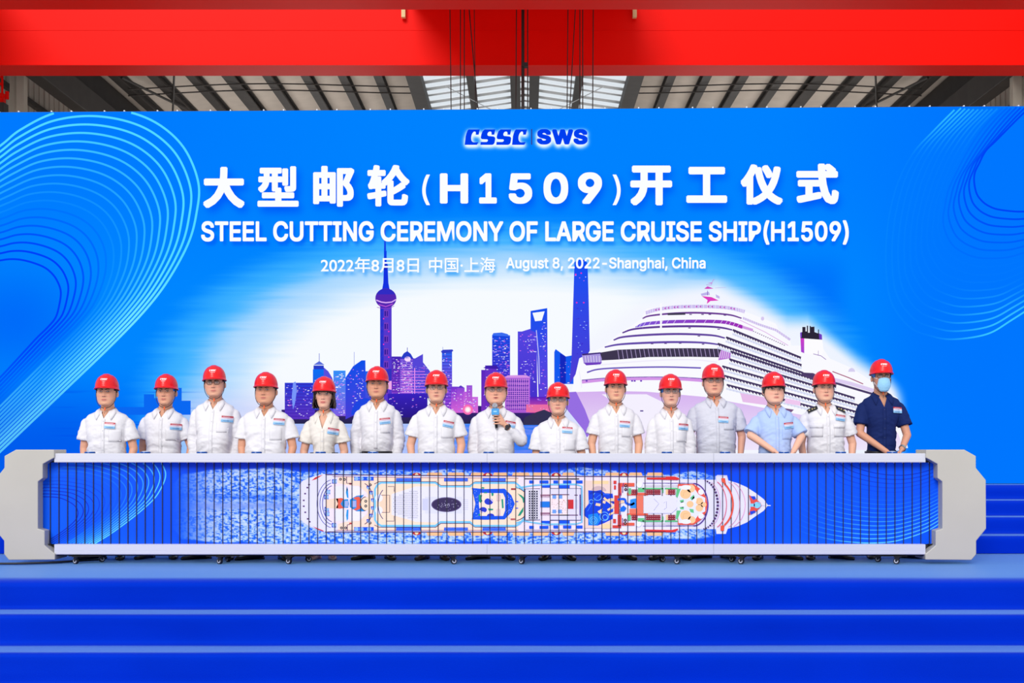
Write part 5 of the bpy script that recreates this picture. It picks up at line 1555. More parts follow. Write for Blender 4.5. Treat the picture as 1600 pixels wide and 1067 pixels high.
def make_person(X, d, ztop, spec):
    """one person facing the camera; C is the chin height"""
    rnd = random.Random(spec['seed'])
    Wd = spec['W']; C = ztop - 0.287 + spec.get('dc', 0)
    hx = spec.get('hx', 0.0); yaw = spec.get('yaw', 0.0); roll = spec.get('roll', 0.0)
    hs = spec.get('hs', 1.0)
    root = empty('person', (X, d, 0))
    tag(root, spec['label'], 'person', 'people lined up behind the barrier')
    HM = Matrix.Translation((hx, 0.0, C)) @ Euler((math.radians(spec.get('pitch', 0)), math.radians(roll), math.radians(yaw))).to_matrix().to_4x4() @ Matrix.Scale(hs, 4)
    spec['face'] = spec.get('face', 1.0) * 1.055
    hb = head_mesh(spec.get('face', 1.0), spec.get('jaw', 1.0), spec.get('nose', 1.0), mouth_open=spec.get('mouth', 0))
    hbv = bvh_of(hb)
    belly = spec.get('belly', 0.0)
    # ---- body
    b = MB()
    h2 = MB(); h2.v = list(hb.v); h2.f = list(hb.f); h2.xf(HM); b.add(h2.v, h2.f)
    nr = spec.get('neck', .056)
    b.cone((hx, .022, C + .05), (0, .028, C - .06), nr, nr + .006, 20)
    # chest under the shirt
    b.eloft([(C - .03, .060, .055, 0, .03), (C - .065, .10, .06, 0, .025), (C - .095, Wd * .5, .07, 0, .015), (C - .14, Wd - .12, .085, 0, .008), (C - .24, Wd - .125, .098, 0, 0), (C - .42, Wd - .135, .095 + belly * .5, 0, -belly * .4), (.86, Wd - .13, .10, 0, 0.01), (.80, .13, .10, 0, .015)], 28, 2.2)
    arms = spec['arms']
    sh_z = C - .160
    sleeves = []
    for s in (-1, 1):
        A = arms[0] if s < 0 else arms[1]
        S = Vector((s * (Wd - .092), .018, sh_z)); El = Vector(A['e']); Wr = Vector(A['w'])
        b.cone(S, El, .043, .037, 16); b.cone(El, Wr, .037, .0245, 16)
        if A.get('grip'):
            A['grip'](b, Wr)
        else:
            hand_prims(b, Wr + (Wr - El).normalized() * .012, A.get('hd', (0, -.25, -1)), A.get('pn', (-s, 0, 0)), A.get('th', 1), .5)
        ty = A.get('sleeve', 'short')
        sleeves.append((s, S, El, Wr, ty, A))
    # legs and feet
    bare = spec.get('skirt')
    feet = spec['feet']; fy = max(-.17, min(0, 12.07 - d))
    for s, (fx, fang) in zip((-1, 1), feet):
        hipx = s * .085
        an = Vector((fx, .035 + fy, .085))
        kn = Vector((hipx * .5 + fx * .5, -.005 + fy * .5, .46))
        if bare:
            b.cone((hipx, .01, .80), kn, .075, .052, 16); b.cone(kn, an, .050, .032, 16)
        else:
            b.cone((hipx, .01, .80), kn, .070, .050, 14); b.cone(kn, an, .048, .034, 14)
        fd = Vector((math.sin(math.radians(fang)), -math.cos(math.radians(fang)), 0))
        b.cone(an + Vector((0, 0, -.045)), an + fd * .13 + Vector((0, 0, -.062)), .030, .022, 12)
    me = remesh(b, 'body', 0.0046, 1, 0.35)
    V = verts_np(me)
    skin = np.array(spec.get('skin', (232, 182, 156)), float) * np.array([.955, .925, .90])
    Cc = np.tile(skin, (len(V), 1))
    Hi = np.array(HM.inverted())
    L = (np.hstack([V, np.ones((len(V), 1))]) @ Hi.T)[:, :3]
    t = L[:, 2] / HH; frontm = (L[:, 1] < -.03) & (t > 0) & (t < 1)
    def blend(mask, col):
        nonlocal Cc
        Cc = Cc * (1 - mask[:, None]) + np.array(col, float) * mask[:, None]
    g = lambda u, v, su, sv: np.exp(-((L[:, 0] - u) / su) ** 2 - ((t - v) / sv) ** 2) * frontm
    blend(np.clip(g(0, .222, .021, .034) * 1.5, 0, 1) * .75, spec.get('lip', (196, 110, 104)))
    blend((g(.045, .36, .022, .08) + g(-.045, .36, .022, .08)) * .35, (236, 150, 132))
    blend(g(0, .37, .014, .05) * .3, (236, 150, 130))
    blend((g(.031, .50, .018, .03) + g(-.031, .50, .018, .03)) * .35, (170, 110, 95))
    if spec.get('stubble'): blend(np.exp(-((t - .12) / .12) ** 2) * frontm * .35, (120, 96, 92))
    blend(((V[:, 2] < C - .30).astype(float)) * .25, (240, 170, 145))
    put_cols(me, Cc); me.materials.append(M_skin)
    link('body', me, root)
    # ---- shirt
    sb = MB()
    sb_bot = .965 if spec.get('tuck') else .80
    mid = max(sb_bot + .02, C - .50)
    secs = [(C - .030, .064, .058, 0, .03), (C - .046, .088, .068, 0, .026), (C - .062, Wd * .44, .078, 0, .02), (C - .080, Wd * .60, .086, 0, .016), (C - .100, Wd - .092, .094, 0, .012), (C - .125, Wd - .080, .102, 0, .008), (C - .17, Wd - .086, .112, 0, .002), (C - .25, Wd - .098, .120 + belly * .25, 0, -.004 - belly * .2), (C - .34, Wd - .108, .118 + belly * .7, 0, -.004 - belly * .45)]
    if C - .42 > sb_bot + .03: secs.append((C - .42, Wd - .104, .116 + belly * .85, 0, -.004 - belly * .5))
    secs += [(sb_bot + .012, Wd - .112, .112 + belly * .6, 0, -belly * .3), (sb_bot, Wd - .114, .108 + belly * .6, 0, -belly * .3)]
    if spec.get('slim'):
        secs = [(z, rx - (.022 if z < C - .28 else 0), ry, cx, cy) for z, rx, ry, cx, cy in secs]
    sb.eloft(list(reversed(secs)), 44, 2.25)
    for s, S, El, Wr, ty, A in sleeves:
        if ty == 'short':
            L1 = A.get('len', .66); E2 = S + (El - S) * L1
            E2 = E2 + Vector((s * .006, 0, 0))
            axd = (El - S).normalized()
            sb.loft([sb.ring(S + axd * q, axd, r, 24) for q, r in ((-.050, .015), (-.038, .034), (-.015, .050), (.02, .058), (.06, .064))] + [sb.ring(E2, axd, A.get('cuff', .069), 24)])
        else:
            a1 = (El - S).normalized(); a2 = (Wr - El).normalized()
            sb.loft([sb.ring(S + a1 * q, a1, r, 22) for q, r in ((-.050, .015), (-.038, .034), (-.015, .049), (.02, .055), (.07, .058))] + [sb.ring(El - a1 * .01, a1, .053, 22)])
            sb.cone(El, El + a2 * .001, .051, .051, 18)
            We = El + (Wr - El) * A.get('cufft', .93)
            sb.loft([sb.ring(El, a2, .052, 20), sb.ring(El + (We - El) * .5, a2, .047, 20), sb.ring(We, a2, .037, 20)])
    sme = remesh(sb, 'shirt', 0.0075, 3, 0.5)
    V = verts_np(sme); N = np.empty(len(V) * 3, np.float32); sme.vertices.foreach_get('normal', N); N = N.reshape(-1, 3)
    sd = spec['seed'] * 13
    u = V[:, 0] * 7 + sd; w_ = V[:, 2] * 9 + V[:, 1] * 5 + sd * .7
    f1 = fbm(u + w_ * .7, w_ * 2.0 - u * .5, 31, 3) - .46
    f2 = fbm(u * .8 - w_ * .9 + 40, w_ * 1.5 + u * 1.1, 32, 3) - .46
    ridge = (0.5 - np.abs(f1) * 4).clip(-.5, .5) * .5 + (0.5 - np.abs(f2) * 4).clip(-.5, .5) * .5
    amp = 0.0115 * (0.4 + 0.9 * np.clip((C - .12 - V[:, 2]) / .25, 0, 1)) * spec.get('wr', 1.0)
    V = V + N * (ridge * amp)[:, None]
    sme.vertices.foreach_set('co', V.astype(np.float32).ravel())
    # neck opening
    bm = bmesh.new(); bm.from_mesh(sme)
    vd = spec.get('vneck', .055); vw = spec.get('vw', .030)
    kill = []
    for fc in bm.faces:
        c = fc.calc_center_median()
        if c.z > C - .075 - vd - .02 and c.y < .02:
            hgt = c.z - (C - .062 - vd)
            if hgt > 0 and abs(c.x) < hgt * vw / vd * 1.0 and c.y < -.02 + .0: kill.append(fc)
            elif c.z > C - .047 and (c.x ** 2 + (c.y - .025) ** 2) < .075 ** 2: kill.append(fc)
    bmesh.ops.delete(bm, geom=kill, context='FACES')
    rt = vw / vd
    for v in bm.verts:
        if v.is_boundary and v.co.y < -.02:
            hgt = v.co.z - (C - .062 - vd)
            if -.008 < hgt < vd + .015:
                v.co.x = math.copysign(max(hgt, 0) * rt, v.co.x)
    bm.to_mesh(sme)
    sbv = BVHTree.FromBMesh(bm); bm.free()
    SM = spec['mat']
    sme.materials.append(SM)
    shirt = link('shirt', sme, root)
    # collar: a stand round the neck that folds into two pointed flaps
    cb = MB(); tip = spec.get('tip', .068)
    for s in (-1, 1):
        rows = []
        K = 14
        for i in range(K + 1):
            ph = math.radians(22 + (180 - 22) * i / K)
            fr = 1 - i / K
            rin = nr + .008; zt = C - .034 + .030 * (1 - math.cos(ph)) / 2 - (.018 + spec.get('open', 0)) * max(0, fr - .75) * 4
            top = Vector((s * math.sin(ph) * (rin + .003) + hx * .3, .026 - math.cos(ph) * (rin + .004), zt))
            tl = tip * max(0, (fr - .62) / .38) ** 1.3
            ox = s * (math.sin(ph) * (rin + .034) + tl * .42); oz = zt - .040 - tl * .60
            oy = .026 - math.cos(ph) * (rin + .026)
            if fr > .35:
                p = front(sbv, ox + 0.0, oz, .013)
                if p is not None: oy = min(oy, p.y) if fr > .6 else oy
            out = Vector((ox, oy, oz))
            md = (top + out) / 2 + Vector((0, -.008, .005))
            rows.append((top, md, out, out + Vector((0, .003, 0)), md + Vector((0, .004, -.002)), top + Vector((0, .004, -.002))))
        n0 = len(cb.v)
        for r in rows: cb.v.extend([tuple(p) for p in r])
        for i in range(K):
            for j in range(6):
                a = n0 + i * 6 + j; c_ = n0 + i * 6 + (j + 1) % 6
                cb.f.append((a, c_, c_ + 6, a + 6))
        cb.f.append(tuple(n0 + j for j in range(6)))
    cb.build('collar', SM, shirt, smooth=True)
    # placket with buttons
    zv = C - .066 - vd
    P1 = patch(sbv, quadgrid((-.016, zv), (.016, zv), (.016, sb_bot + .03), (-.016, sb_bot + .03), 3, 26), .003, .002)
    P1.build('placket', SM, shirt, smooth=True)
    bb = None
    z = zv - .02
    while z > max(sb_bot + .02, .95):
        p = front(sbv, 0, z, .0045)
        if p:
            if bb is None:
                bb = MB().cone((0, 0, 0), (0, -.002, 0), .0052, .0045, 10, False).build('button', spec.get('btn', M_btns), shirt); o = bb
            else: o = copy_tree(bb, shirt)
            o.location = p
        z -= .085
    if spec.get('pocket', True):
        for s in ((1,) if not spec.get('pockets2') else (1, -1)):
            x0 = s * (Wd - .105) * .30; x1 = s * ((Wd - .105) * .30 + .105)
            zt = C - .215
            pk = patch(sbv, quadgrid((x0, zt), (x1, zt), (x1 * .97, zt - .11), (x0, zt - .11), 6, 6), .0035, .003)
            pk.build('pocket', SM, shirt, smooth=True)
            if spec.get('pockets2'):
                patch(sbv, quadgrid((x0 - s * .003, zt + .006), (x1 + s * .003, zt + .006), (x1 + s * .003, zt - .030), (x0 - s * .003, zt - .030), 6, 3), .0065, .003).build('pocket_flap', SM, shirt, smooth=True)
                xm = (x0 + x1) / 2; p = front(sbv, xm, zt - .02, .011)
                MB().cone(p, p + Vector((0, -.003, 0)), .006, .005, 10, False).build('pocket_button', mat('brass', (196, 160, 90), .3, metal=.7), shirt)
    # badge
    if spec.get('badge'):
        bx, bz = spec['badge']; tl = math.radians(spec.get('btilt', 4)); bw, bh = .046, .027
        def rot(u, v): return (bx + u * math.cos(tl) + v * math.sin(tl), bz - u * math.sin(tl) + v * math.cos(tl))
        q = quadgrid(rot(-bw, bh), rot(bw, bh), rot(bw, -bh), rot(-bw, -bh), 5, 7)
        gb = patch(sbv, q, .012, .002)
        bme = gb.mesh('name_badge')
        nb = 35
        cols = []
        for vtx in range(len(bme.vertices)):
            r = (vtx % nb) // 5
            cols.append([(176, 20, 38), (184, 30, 48), (222, 190, 206), (206, 218, 240), (150, 192, 232), (118, 178, 226), (140, 188, 232)][r])
        put_cols(bme, np.array(cols, float)); bme.materials.append(M_badge_b)
        bo = link('name_badge', bme, shirt)
        tx = MB()
        for r_, (v, ww) in enumerate(((.019, .034), (.011, .026), (-.016, .03))):
            g4 = patch(sbv, quadgrid(rot(-ww, v + .0014), rot(ww, v + .0014), rot(ww, v - .0014), rot(-ww, v - .0014), 4, 2), .0135)
            g4.build('badge_text_line', mat('badge_lilac', (225, 190, 205), .5) if r_ < 2 else mat('badge_slate', (70, 110, 160), .5), bo)
    if spec.get('epaulettes'):
        for s in (-1, 1):
            e = MB(); mp = []
            for i in range(7):
                u = i / 6; x = s * (.085 + .085 * u)
                h = sbv.ray_cast(Vector((x, -.005, C + .1)), Vector((0, 0, -1)))
                zt = h[0].z if h[0] else C - .08
                mp.append([(x, -.066 + .008 * u, zt - .016), (x, -.028, zt + .008), (x, .012, zt + .009), (x, .035, zt)])
            n0 = 0
            for r in mp: e.v.extend(r)
            for r in mp: e.v.extend([(x, y, z - .006) for x, y, z in r])
            for i in range(6):
                for j in range(3):
                    a = i * 4 + j; e.f.append((a, a + 1, a + 5, a + 4)); e.f.append((28 + a, 28 + a + 4, 28 + a + 5, 28 + a + 1))
            for i in range(6):
                e.f.append((i * 4, i * 4 + 4, 28 + i * 4 + 4, 28 + i * 4)); e.f.append((i * 4 + 3, 28 + i * 4 + 3, 28 + i * 4 + 7, i * 4 + 7))
            e.f.append((24, 25, 26, 27, 55, 54, 53, 52)); e.f.append((0, 28, 29, 30, 31, 3, 2, 1))
            eo = e.build('epaulette', mat('epaulette_black', (16, 16, 22), .6), shirt)
            for u in (.28, .55, .85):
                x = s * (.085 + .085 * u); i = int(round(u * 6)); q = mp[i][0]; q1 = mp[i][1]
                MB().cone((x, (q[1] + q1[1]) / 2, (q[2] + q1[2]) / 2 - .001), (x, (q[1] + q1[1]) / 2 - .004, (q[2] + q1[2]) / 2 + .004), .009, .004, 6, False).build('pip', mat('gold_pip', (222, 205, 150), .35, metal=.5), eo)
    # ---- trousers or skirt, belt
    if bare:
        MB().eloft([(.96, .125, .10, 0, .0), (.82, .155, .115, 0, .01), (.70, .165, .12, 0, .01), (.46, .155, .115, 0, .01)], 30, 2.2).build('skirt', M_skirt, root, smooth=True)
    else:
        tb = MB().eloft([(.985, Wd - .125, .105 + belly * .3, 0, 0), (.90, .150, .112 + belly * .2, 0, .005), (.80, .165, .115, 0, .01), (.74, .16, .10, 0, .01)], 28, 2.2)
        for s, (fx, fang) in zip((-1, 1), feet):
            kn = Vector((s * .0425 + fx * .5, -.005 + fy * .5, .46))
            tb.cone((s * .08, .008, .80), kn, .086, .070, 18); tb.cone(kn, (fx, .028 + fy, .085), .069, .062, 18, False)
        tm = remesh(tb, 'trousers', .012, 1); tm.materials.append(M_trou)
        tr = link('trousers', tm, root)
        if spec.get('tuck'):
            MB().eloft([(.950, Wd - .108, .122 + belly * .5, 0, -belly * .25), (.972, Wd - .108, .122 + belly * .5, 0, -belly * .25)], 40, 2.25).build('belt', M_belt, tr, smooth=True)
    # ---- shoes
    for s, (fx, fang) in zip((-1, 1), feet):
        sh = MB(); rs = []
        wom = spec.get('skirt')
        for (y, w_s, h_) in ((.085, .012, .045), (.078, .028, .062), (.05, .034, .075), (.0, .036, .082), (-.05, .040, .070), (-.10, .044, .050), (-.15, .042, .038), (-.185, .028, .030), (-.198, .010, .018)):
            r = []
            if wom: h_ *= .75; w_s *= .88; y *= .86
            for j in range(18):
                a = 2 * math.pi * j / 18; sz = math.sin(a)
                r.append((w_s * math.copysign(abs(math.cos(a)) ** .8, math.cos(a)), y, max(.0, h_ * .42 + h_ * .58 * sz if sz > 0 else h_ * .42 * (1 + sz * 1.02))))
            rs.append(r)
        sh.loft(rs)
        sh.box(-.030, .030, .03, .082, 0, .016)
        R_ = Matrix.Translation((fx, .04 + fy, .002)) @ Matrix.Rotation(math.radians(fang), 4, 'Z')
        sh.xf(R_).build('shoe', spec.get('shoe', M_shoe), root, smooth=True)
    # ---- face details, in head space
    def hput(bd, name, m, parent=root, smooth=True):
        return bd.xf(HM).build(name, m, parent, smooth=smooth)
    squint = spec.get('squint', 1.0)
    for s in (-1, 1):
        ex, ez = s * .0315, HH * .53
        e = MB(); cols = []
        # white almond, iris, lid line
        top = []; bot = []
        for i in range(9):
            u = -1 + 2 * i / 8; hx_ = .0138 * u
            top.append((ex + hx_, ez + .0052 * squint * (1 - u * u) + .0008 * u * s)); bot.append((ex + hx_, ez - .0036 * squint * (1 - u * u) + .0008 * u * s))
        rowm = [((a[0] + b_[0]) / 2, (a[1] + b_[1]) / 2) for a, b_ in zip(top, bot)]
        g = patch(hbv, [top, rowm, bot], .0030)
        e.add(g.v, g.f); cols += [(214, 200, 194)] * len(g.v)
        ir = .0056
        c0 = front(hbv, ex, ez, .0045)
        ring_ = [(ex + ir * math.cos(a), max(min(ez + .0006 + ir * math.sin(a), ez + .005 * squint), ez - .0036 * squint)) for a in np.linspace(0, 6.2832, 13)[:-1]]
        e.add([Vector((x, c0.y, z)) for x, z in ring_], [tuple(range(12))]); cols += [(36, 22, 20)] * 12
        lid = patch(hbv, [[(x, z + .0026) for x, z in top], [(x, z - .0010) for x, z in top]], .0056)
        e.add(lid.v, lid.f); cols += [(46, 28, 26)] * len(lid.v)
        e.xf(HM); em_ = e.mesh('eye', True, fix=False); put_cols(em_, np.array(cols, float)); em_.materials.append(M_eye); link('eye', em_, root)
        up_, lo_ = [], []
        for i in range(8):
            u = i / 7; x = s * (.012 + .036 * u); z = HH * (.602 + .022 * math.sin(u * 2.4) - .010 * u) + spec.get('brow', 0)
            th = .0046 * (1 - .6 * u) * spec.get('browt', 1)
            up_.append((x, z + th)); lo_.append((x, z - th))
        hput(patch(hbv, [up_, lo_], .0025), 'eyebrow', M_hair if not spec.get('greyhair') else M_hairg)
    ml_ = [(-.020 + .04 * i / 8, HH * .222 + .0015 * math.cos(i / 8 * 6.283) * 0 + .0022 * spec.get('smile', 0) * (2 * abs(i / 8 - .5)) ** 2) for i in range(9)]
    th = .0011 + spec.get('mouth', 0) * .45
    tt = [th * (1 - (2 * abs(i / 8 - .5)) ** 2) + .0006 for i in range(9)]
    if not spec.get('mask'):
        hput(patch(hbv, [[(x, z + q) for (x, z), q in zip(ml_, tt)], [(x, z - q) for (x, z), q in zip(ml_, tt)]], .0022), 'mouth_line', mat('mouth_dark', (128, 52, 52), .5))
    for s in (-1, 1):
        pass
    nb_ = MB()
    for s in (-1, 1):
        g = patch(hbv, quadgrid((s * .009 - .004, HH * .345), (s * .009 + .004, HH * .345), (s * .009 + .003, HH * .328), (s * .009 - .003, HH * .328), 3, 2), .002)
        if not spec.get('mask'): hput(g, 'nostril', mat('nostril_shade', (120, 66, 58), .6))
    # hair: a close cap below the helmet, longer for some
    hm = spec.get('hair', 'short')
    hh = MB(); n = 56
    rs = []
    lev = {'short': .44, 'bob': .02, 'fringe': .40}[hm]
    for i in range(25):
        t = lev + (0.80 - lev) * i / 24
        w = np.interp(t, HT, HW) * spec.get('face', 1.0); f = np.interp(t, HT, HF); bk = np.interp(t, HT, HB)
        ex = .004
        if hm == 'bob':
            w = max(w, .077) ; bk = max(bk, .095); ex = .010 + .014 * max(0, 1 - t / .45) * math.sin(max(0, min(1, t / .25)) * 1.5708 + .3)
            f = -.075
        mid = (f + bk) / 2; hd = (bk - f) / 2
        r = []
        for j in range(n):
            a = 2 * math.pi * j / n; sa, ca = math.sin(a), math.cos(a); p = 2 / 2.35
            jag = (.003 * math.sin(j * 2.7 + i) if hm == 'bob' else 0)
            r.append(((w + ex + jag) * math.copysign(abs(sa) ** p, sa), mid - (hd + ex) * math.copysign(abs(ca) ** p, ca), t * HH + (.006 * math.sin(j * 1.9) if i == 0 else 0)))
        rs.append(r)
    n0 = 0
    for r in rs: hh.v.extend(r)
    for i in range(24):
        t = lev + (0.80 - lev) * (i + .5) / 24
        for j in range(n):
            a = 2 * math.pi * (j + .5) / n; ca = math.cos(a)
            lim = {'short': 0.10 if t < .58 else .34, 'fringe': .2 if t < .62 else 2, 'bob': .42 if t < .60 else (.60 if t < .66 else 2)}[hm]
            if hm == 'short' and t < .50: lim = -.25
            if hm != 'short' and t > .53 and ca > .2:
                lim = 2 if t > .585 + .030 * math.sin(j * 1.9) + .02 * math.sin(j * .7 + 1) + (.012 if hm == 'bob' else 0) else .42
            if ca < lim: hh.f.append((i * n + j, i * n + (j + 1) % n, (i + 1) * n + (j + 1) % n, (i + 1) * n + j))
    ho = hput(hh, 'hair', M_hairg if spec.get('greyhair') else (M_hairb if hm == 'bob' else M_hair))
    sm_ = ho.modifiers.new('thickness', 'SOLIDIFY'); sm_.thickness = .004 if hm == 'short' else .010; sm_.offset = 1
    # helmet
    hat = link('hard_hat', HAT, root)
    hz = HH * .668 + spec.get('hatz', 0)
    HMm = HM @ Matrix.Translation((0, .004, hz)) @ Euler((math.radians(spec.get('hatp', -4)), math.radians(spec.get('hatr', 0)), 0)).to_matrix().to_4x4()
    hat.matrix_local = HMm
    link('emblem', EMB, hat)
    link('liner', LIN_BLUE if spec.get('liner') == 'blue' else LIN_DARK, hat)
    # chin strap with orange toggle
    sx = .082 * spec.get('face', 1.0)
    spts = [(-sx, -.012, HH * .62), (-sx * 1.0, -.022, HH * .40), (-sx * .90, -.034, HH * .18), (-sx * .56, -.055, -.004), (0, -.062, -.024), (sx * .56, -.055, -.004), (sx * .90, -.034, HH * .18), (sx * 1.0, -.022, HH * .40), (sx, -.012, HH * .62)]
    st = MB().tube([tuple(p) for p in spline(spts, 4)], .0026, 6)
    so = hput(st, 'chin_strap', M_strap)
    tg = MB().cone((0, -.066, -.022), (0, -.068, -.040), .0065, .0055, 10)
    hput(tg, 'strap_toggle', M_orange, so)
    hput(MB().tube([(0, -.067, -.04), (.002, -.070, -.058), (-.002, -.072, -.072)], .002, 5), 'strap_end', M_strap, so)
    # spectacles
    if spec.get('glasses'):
        gm = M_rimd if spec['glasses'] == 'dark' else M_rims
        gl = MB(); zc = HH * .52; yy = min(front(hbv, .030, zc).y, front(hbv, .05, zc).y, front(hbv, .018, zc).y + .006) - .014
        lens = MB()
        for s in (-1, 1):
            pts = [(s * .032 + .0235 * math.copysign(abs(math.cos(a)) ** .75, math.cos(a)), yy + .003 * abs(math.cos(a) * (1 if s * math.cos(a) > 0 else 0)), zc + .0150 * math.copysign(abs(math.sin(a)) ** .75, math.sin(a))) for a in np.linspace(0, 6.2832, 25)]
            gl.tube(pts, .0014 if spec['glasses'] == 'silver' else .0019, 6)
            gl.tube([(s * .0555, yy + .003, zc + .004), (s * .076, yy + .03, zc + .005), (s * .081, .01, zc + .006)], .0014, 5)
            lens.add([(x, y, z) for x, y, z in pts[:-1]], [tuple(range(24))])
        gl.tube([(-.0095, yy, zc + .004), (0, yy - .003, zc + .006), (.0095, yy, zc + .004)], .0014, 6)
        go = hput(gl, 'glasses', gm)
        hput(lens, 'lenses', M_glass, go, smooth=False)
    if spec.get('mask'):
        rows = []
        for i in range(9):
            v = i / 8; z = HH * .435 - (HH * .435 + .012) * v
            hw = .061 * (.80 + .2 * math.sin(min(1, v * 1.7) * 1.57)) * (1 - .38 * max(0, v - .62) / .38)
            rows.append([(-hw + 2 * hw * j / 12, z + (.010 * (1 - (2 * j / 12 - 1) ** 2) if i == 0 else 0) - (.006 * (1 - (2 * j / 12 - 1) ** 2) if i == 8 else 0)) for j in range(13)])
        g = patch(hbv, rows, .010, .002)
        for k_ in range(len(g.v)):
            i = (k_ % 117) // 13; j = (k_ % 117) % 13
            x, y, z = g.v[k_]
            yc = -.129 + .040 * (abs(x) / .066) ** 2 + .020 * (abs(i - 3.2) / 4.8) ** 2 + (.002 if k_ >= 117 else 0)
            g.v[k_] = (x, yc - (.002 if i in (3, 5) else 0), z)
        mo = hput(g, 'face_mask', mat('mask_blue', (150, 206, 240), .7, bump=.2, bscale=60))
        for s in (-1, 1):
            hput(MB().tube([(s * .058, -.085, HH * .43), (s * .074, -.045, HH * .47), (s * .082, .008, HH * .52)], .0016, 5), 'ear_loop', mat('loop_white', (235, 240, 245), .6), mo)
            hput(MB().tube([(s * .058, -.085, HH * .12), (s * .072, -.045, HH * .28), (s * .082, .008, HH * .36)], .0016, 5), 'ear_loop', mat('loop_white'), mo)
    if spec.get('watch'):
        s, Wp, dv, mt, fc = spec['watch']
        dv = Vector(dv).normalized(); Wp = Vector(Wp)
        wb = MB().cone(Wp - dv * .009, Wp + dv * .009, .0335, .0325, 24, False)
        wo = wb.build('wristwatch', mt, root)
        if fc:
            q = Wp + Vector((0, -.034, 0)); MB().cone(q, q + Vector((0.002, -.008, 0)), .021, .020, 20, False).build('watch_case', fc, wo)
    return root, C

def arm(ex, ez_, wx, wz, ey=.01, wy=-.06, **k):
    d_ = dict(e=(ex, ey, ez_), w=(wx, wy, wz)); d_.update(k); return d_

PD_ = {}
def P(i, px, ytop, dd, Wd, label, **k):
    s = F / dd
    X = (px - VX) / s; zt = CAMH + (VY - ytop) / s
    C = zt - .287 + k.get('dc', 0)
    def ax(p): return (p - px) / s
    def az(y): return CAMH + (VY - y) / s
    k['hx'] = (k.pop('head') - px) / s if 'head' in k else 0.0
    bd = k.pop('bd', None)
    if bd: k['badge'] = (ax(bd[0]) * .99, az(bd[1]))
    aL, aR = k.pop('ax')
    lt, rt = k.pop('sl', ('short', 'short'))
    arms = []
    for sgn, pxa, ty in ((-1, aL, lt), (1, aR, rt)):
        if isinstance(pxa, dict): arms.append(pxa); continue
        x = ax(pxa)
        e = (x * 1.03 + sgn * .004, .02, C - .385)
        arms.append(dict(e=e, w=(x * .93, -.055, C - .385 - .20), sleeve=ty, hd=(0, -.35, -1), len=k.get('slen', .66)))
    k['arms'] = arms
    fs = k.pop('ft')
    k['feet'] = [((f[0] - px) / s, f[1]) for f in fs]
    k.update(W=Wd, label=label, seed=i)
    k.setdefault('mat', M_white)
    return make_person(X, dd, zt, k)

P(1, 167, 584, 12.08, .275, 'person in a white short-sleeved shirt at the far left end of the row', ax=(132, 206), bd=(177.6, 665), ft=((150, -48), (187, 14)), face=1.04, jaw=1.02, skin=(228, 176, 150), yaw=2, brow=.001, wr=1.1)
P(2, 256, 584, 12.32, .262, 'person in a white short-sleeved shirt, second from the left end', head=259.8, ax=(224, 296), bd=(279, 667), ft=((237, -16), (277, 14)), face=1.02, jaw=.93, squint=.85, skin=(226, 172, 146), liner='blue')
P(3, 336, 570.4, 12.17, .262, 'tall person in dark-rimmed glasses and white long-sleeved shirt with a rounded belly', ax=(303, 371), sl=('long', 'long'), bd=(358.8, 655), ft=((318, -52), (361, 12)), face=1.04, jaw=1.03, glasses='dark', yaw=5, roll=-2, belly=.045, slen=.8, skin=(228, 176, 152))
P(4, 415.5, 581, 12.02, .285, 'person in a white short-sleeved shirt, left neighbour of the woman', ax=(379, 455), bd=(439, 659), ft=((397, -50), (440, 20)), face=1.06, jaw=1.10, yaw=-3, smile=.5, skin=(222, 166, 136), hx0=0)
P(5, 506.5, 588, 12.08, .222, 'woman with brown bobbed hair in an open-necked cream blouse and beige shoes', ax=(476, 536), bd=(523, 674), ft=((493, -8), (518, 12)), face=.94, jaw=.86, nose=.8, hair='bob', skirt=True, mat=M_cream, shoe=M_nude, vneck=.125, vw=.042, tip=.085, pocket=False, skin=(234, 188, 166), lip=(196, 84, 88), yaw=2, slim=True, btilt=10, browt=.7, neck=.046)
P(6, 589.5, 572, 12.24, .250, 'tall person in a tucked-in white long-sleeved shirt with belt, right of the woman', ax=(556, 622), sl=('long', 'long'), bd=(603.6, 658), ft=((576, -36), (610, 16)), face=1.06, jaw=1.06, liner='blue', tuck=True, btilt=-6, belly=.02, skin=(224, 168, 140), brow=.002)
P(7, 682, 578, 12.05, .268, 'person in silver glasses and white short-sleeved shirt, left of the speaker', ax=(643, 719), bd=(701.7, 663), ft=((662, -14), (693, 10)), face=1.0, glasses='silver', shoe=M_shoeb, btilt=12, skin=(234, 184, 158), mouth=.003, yaw=3)

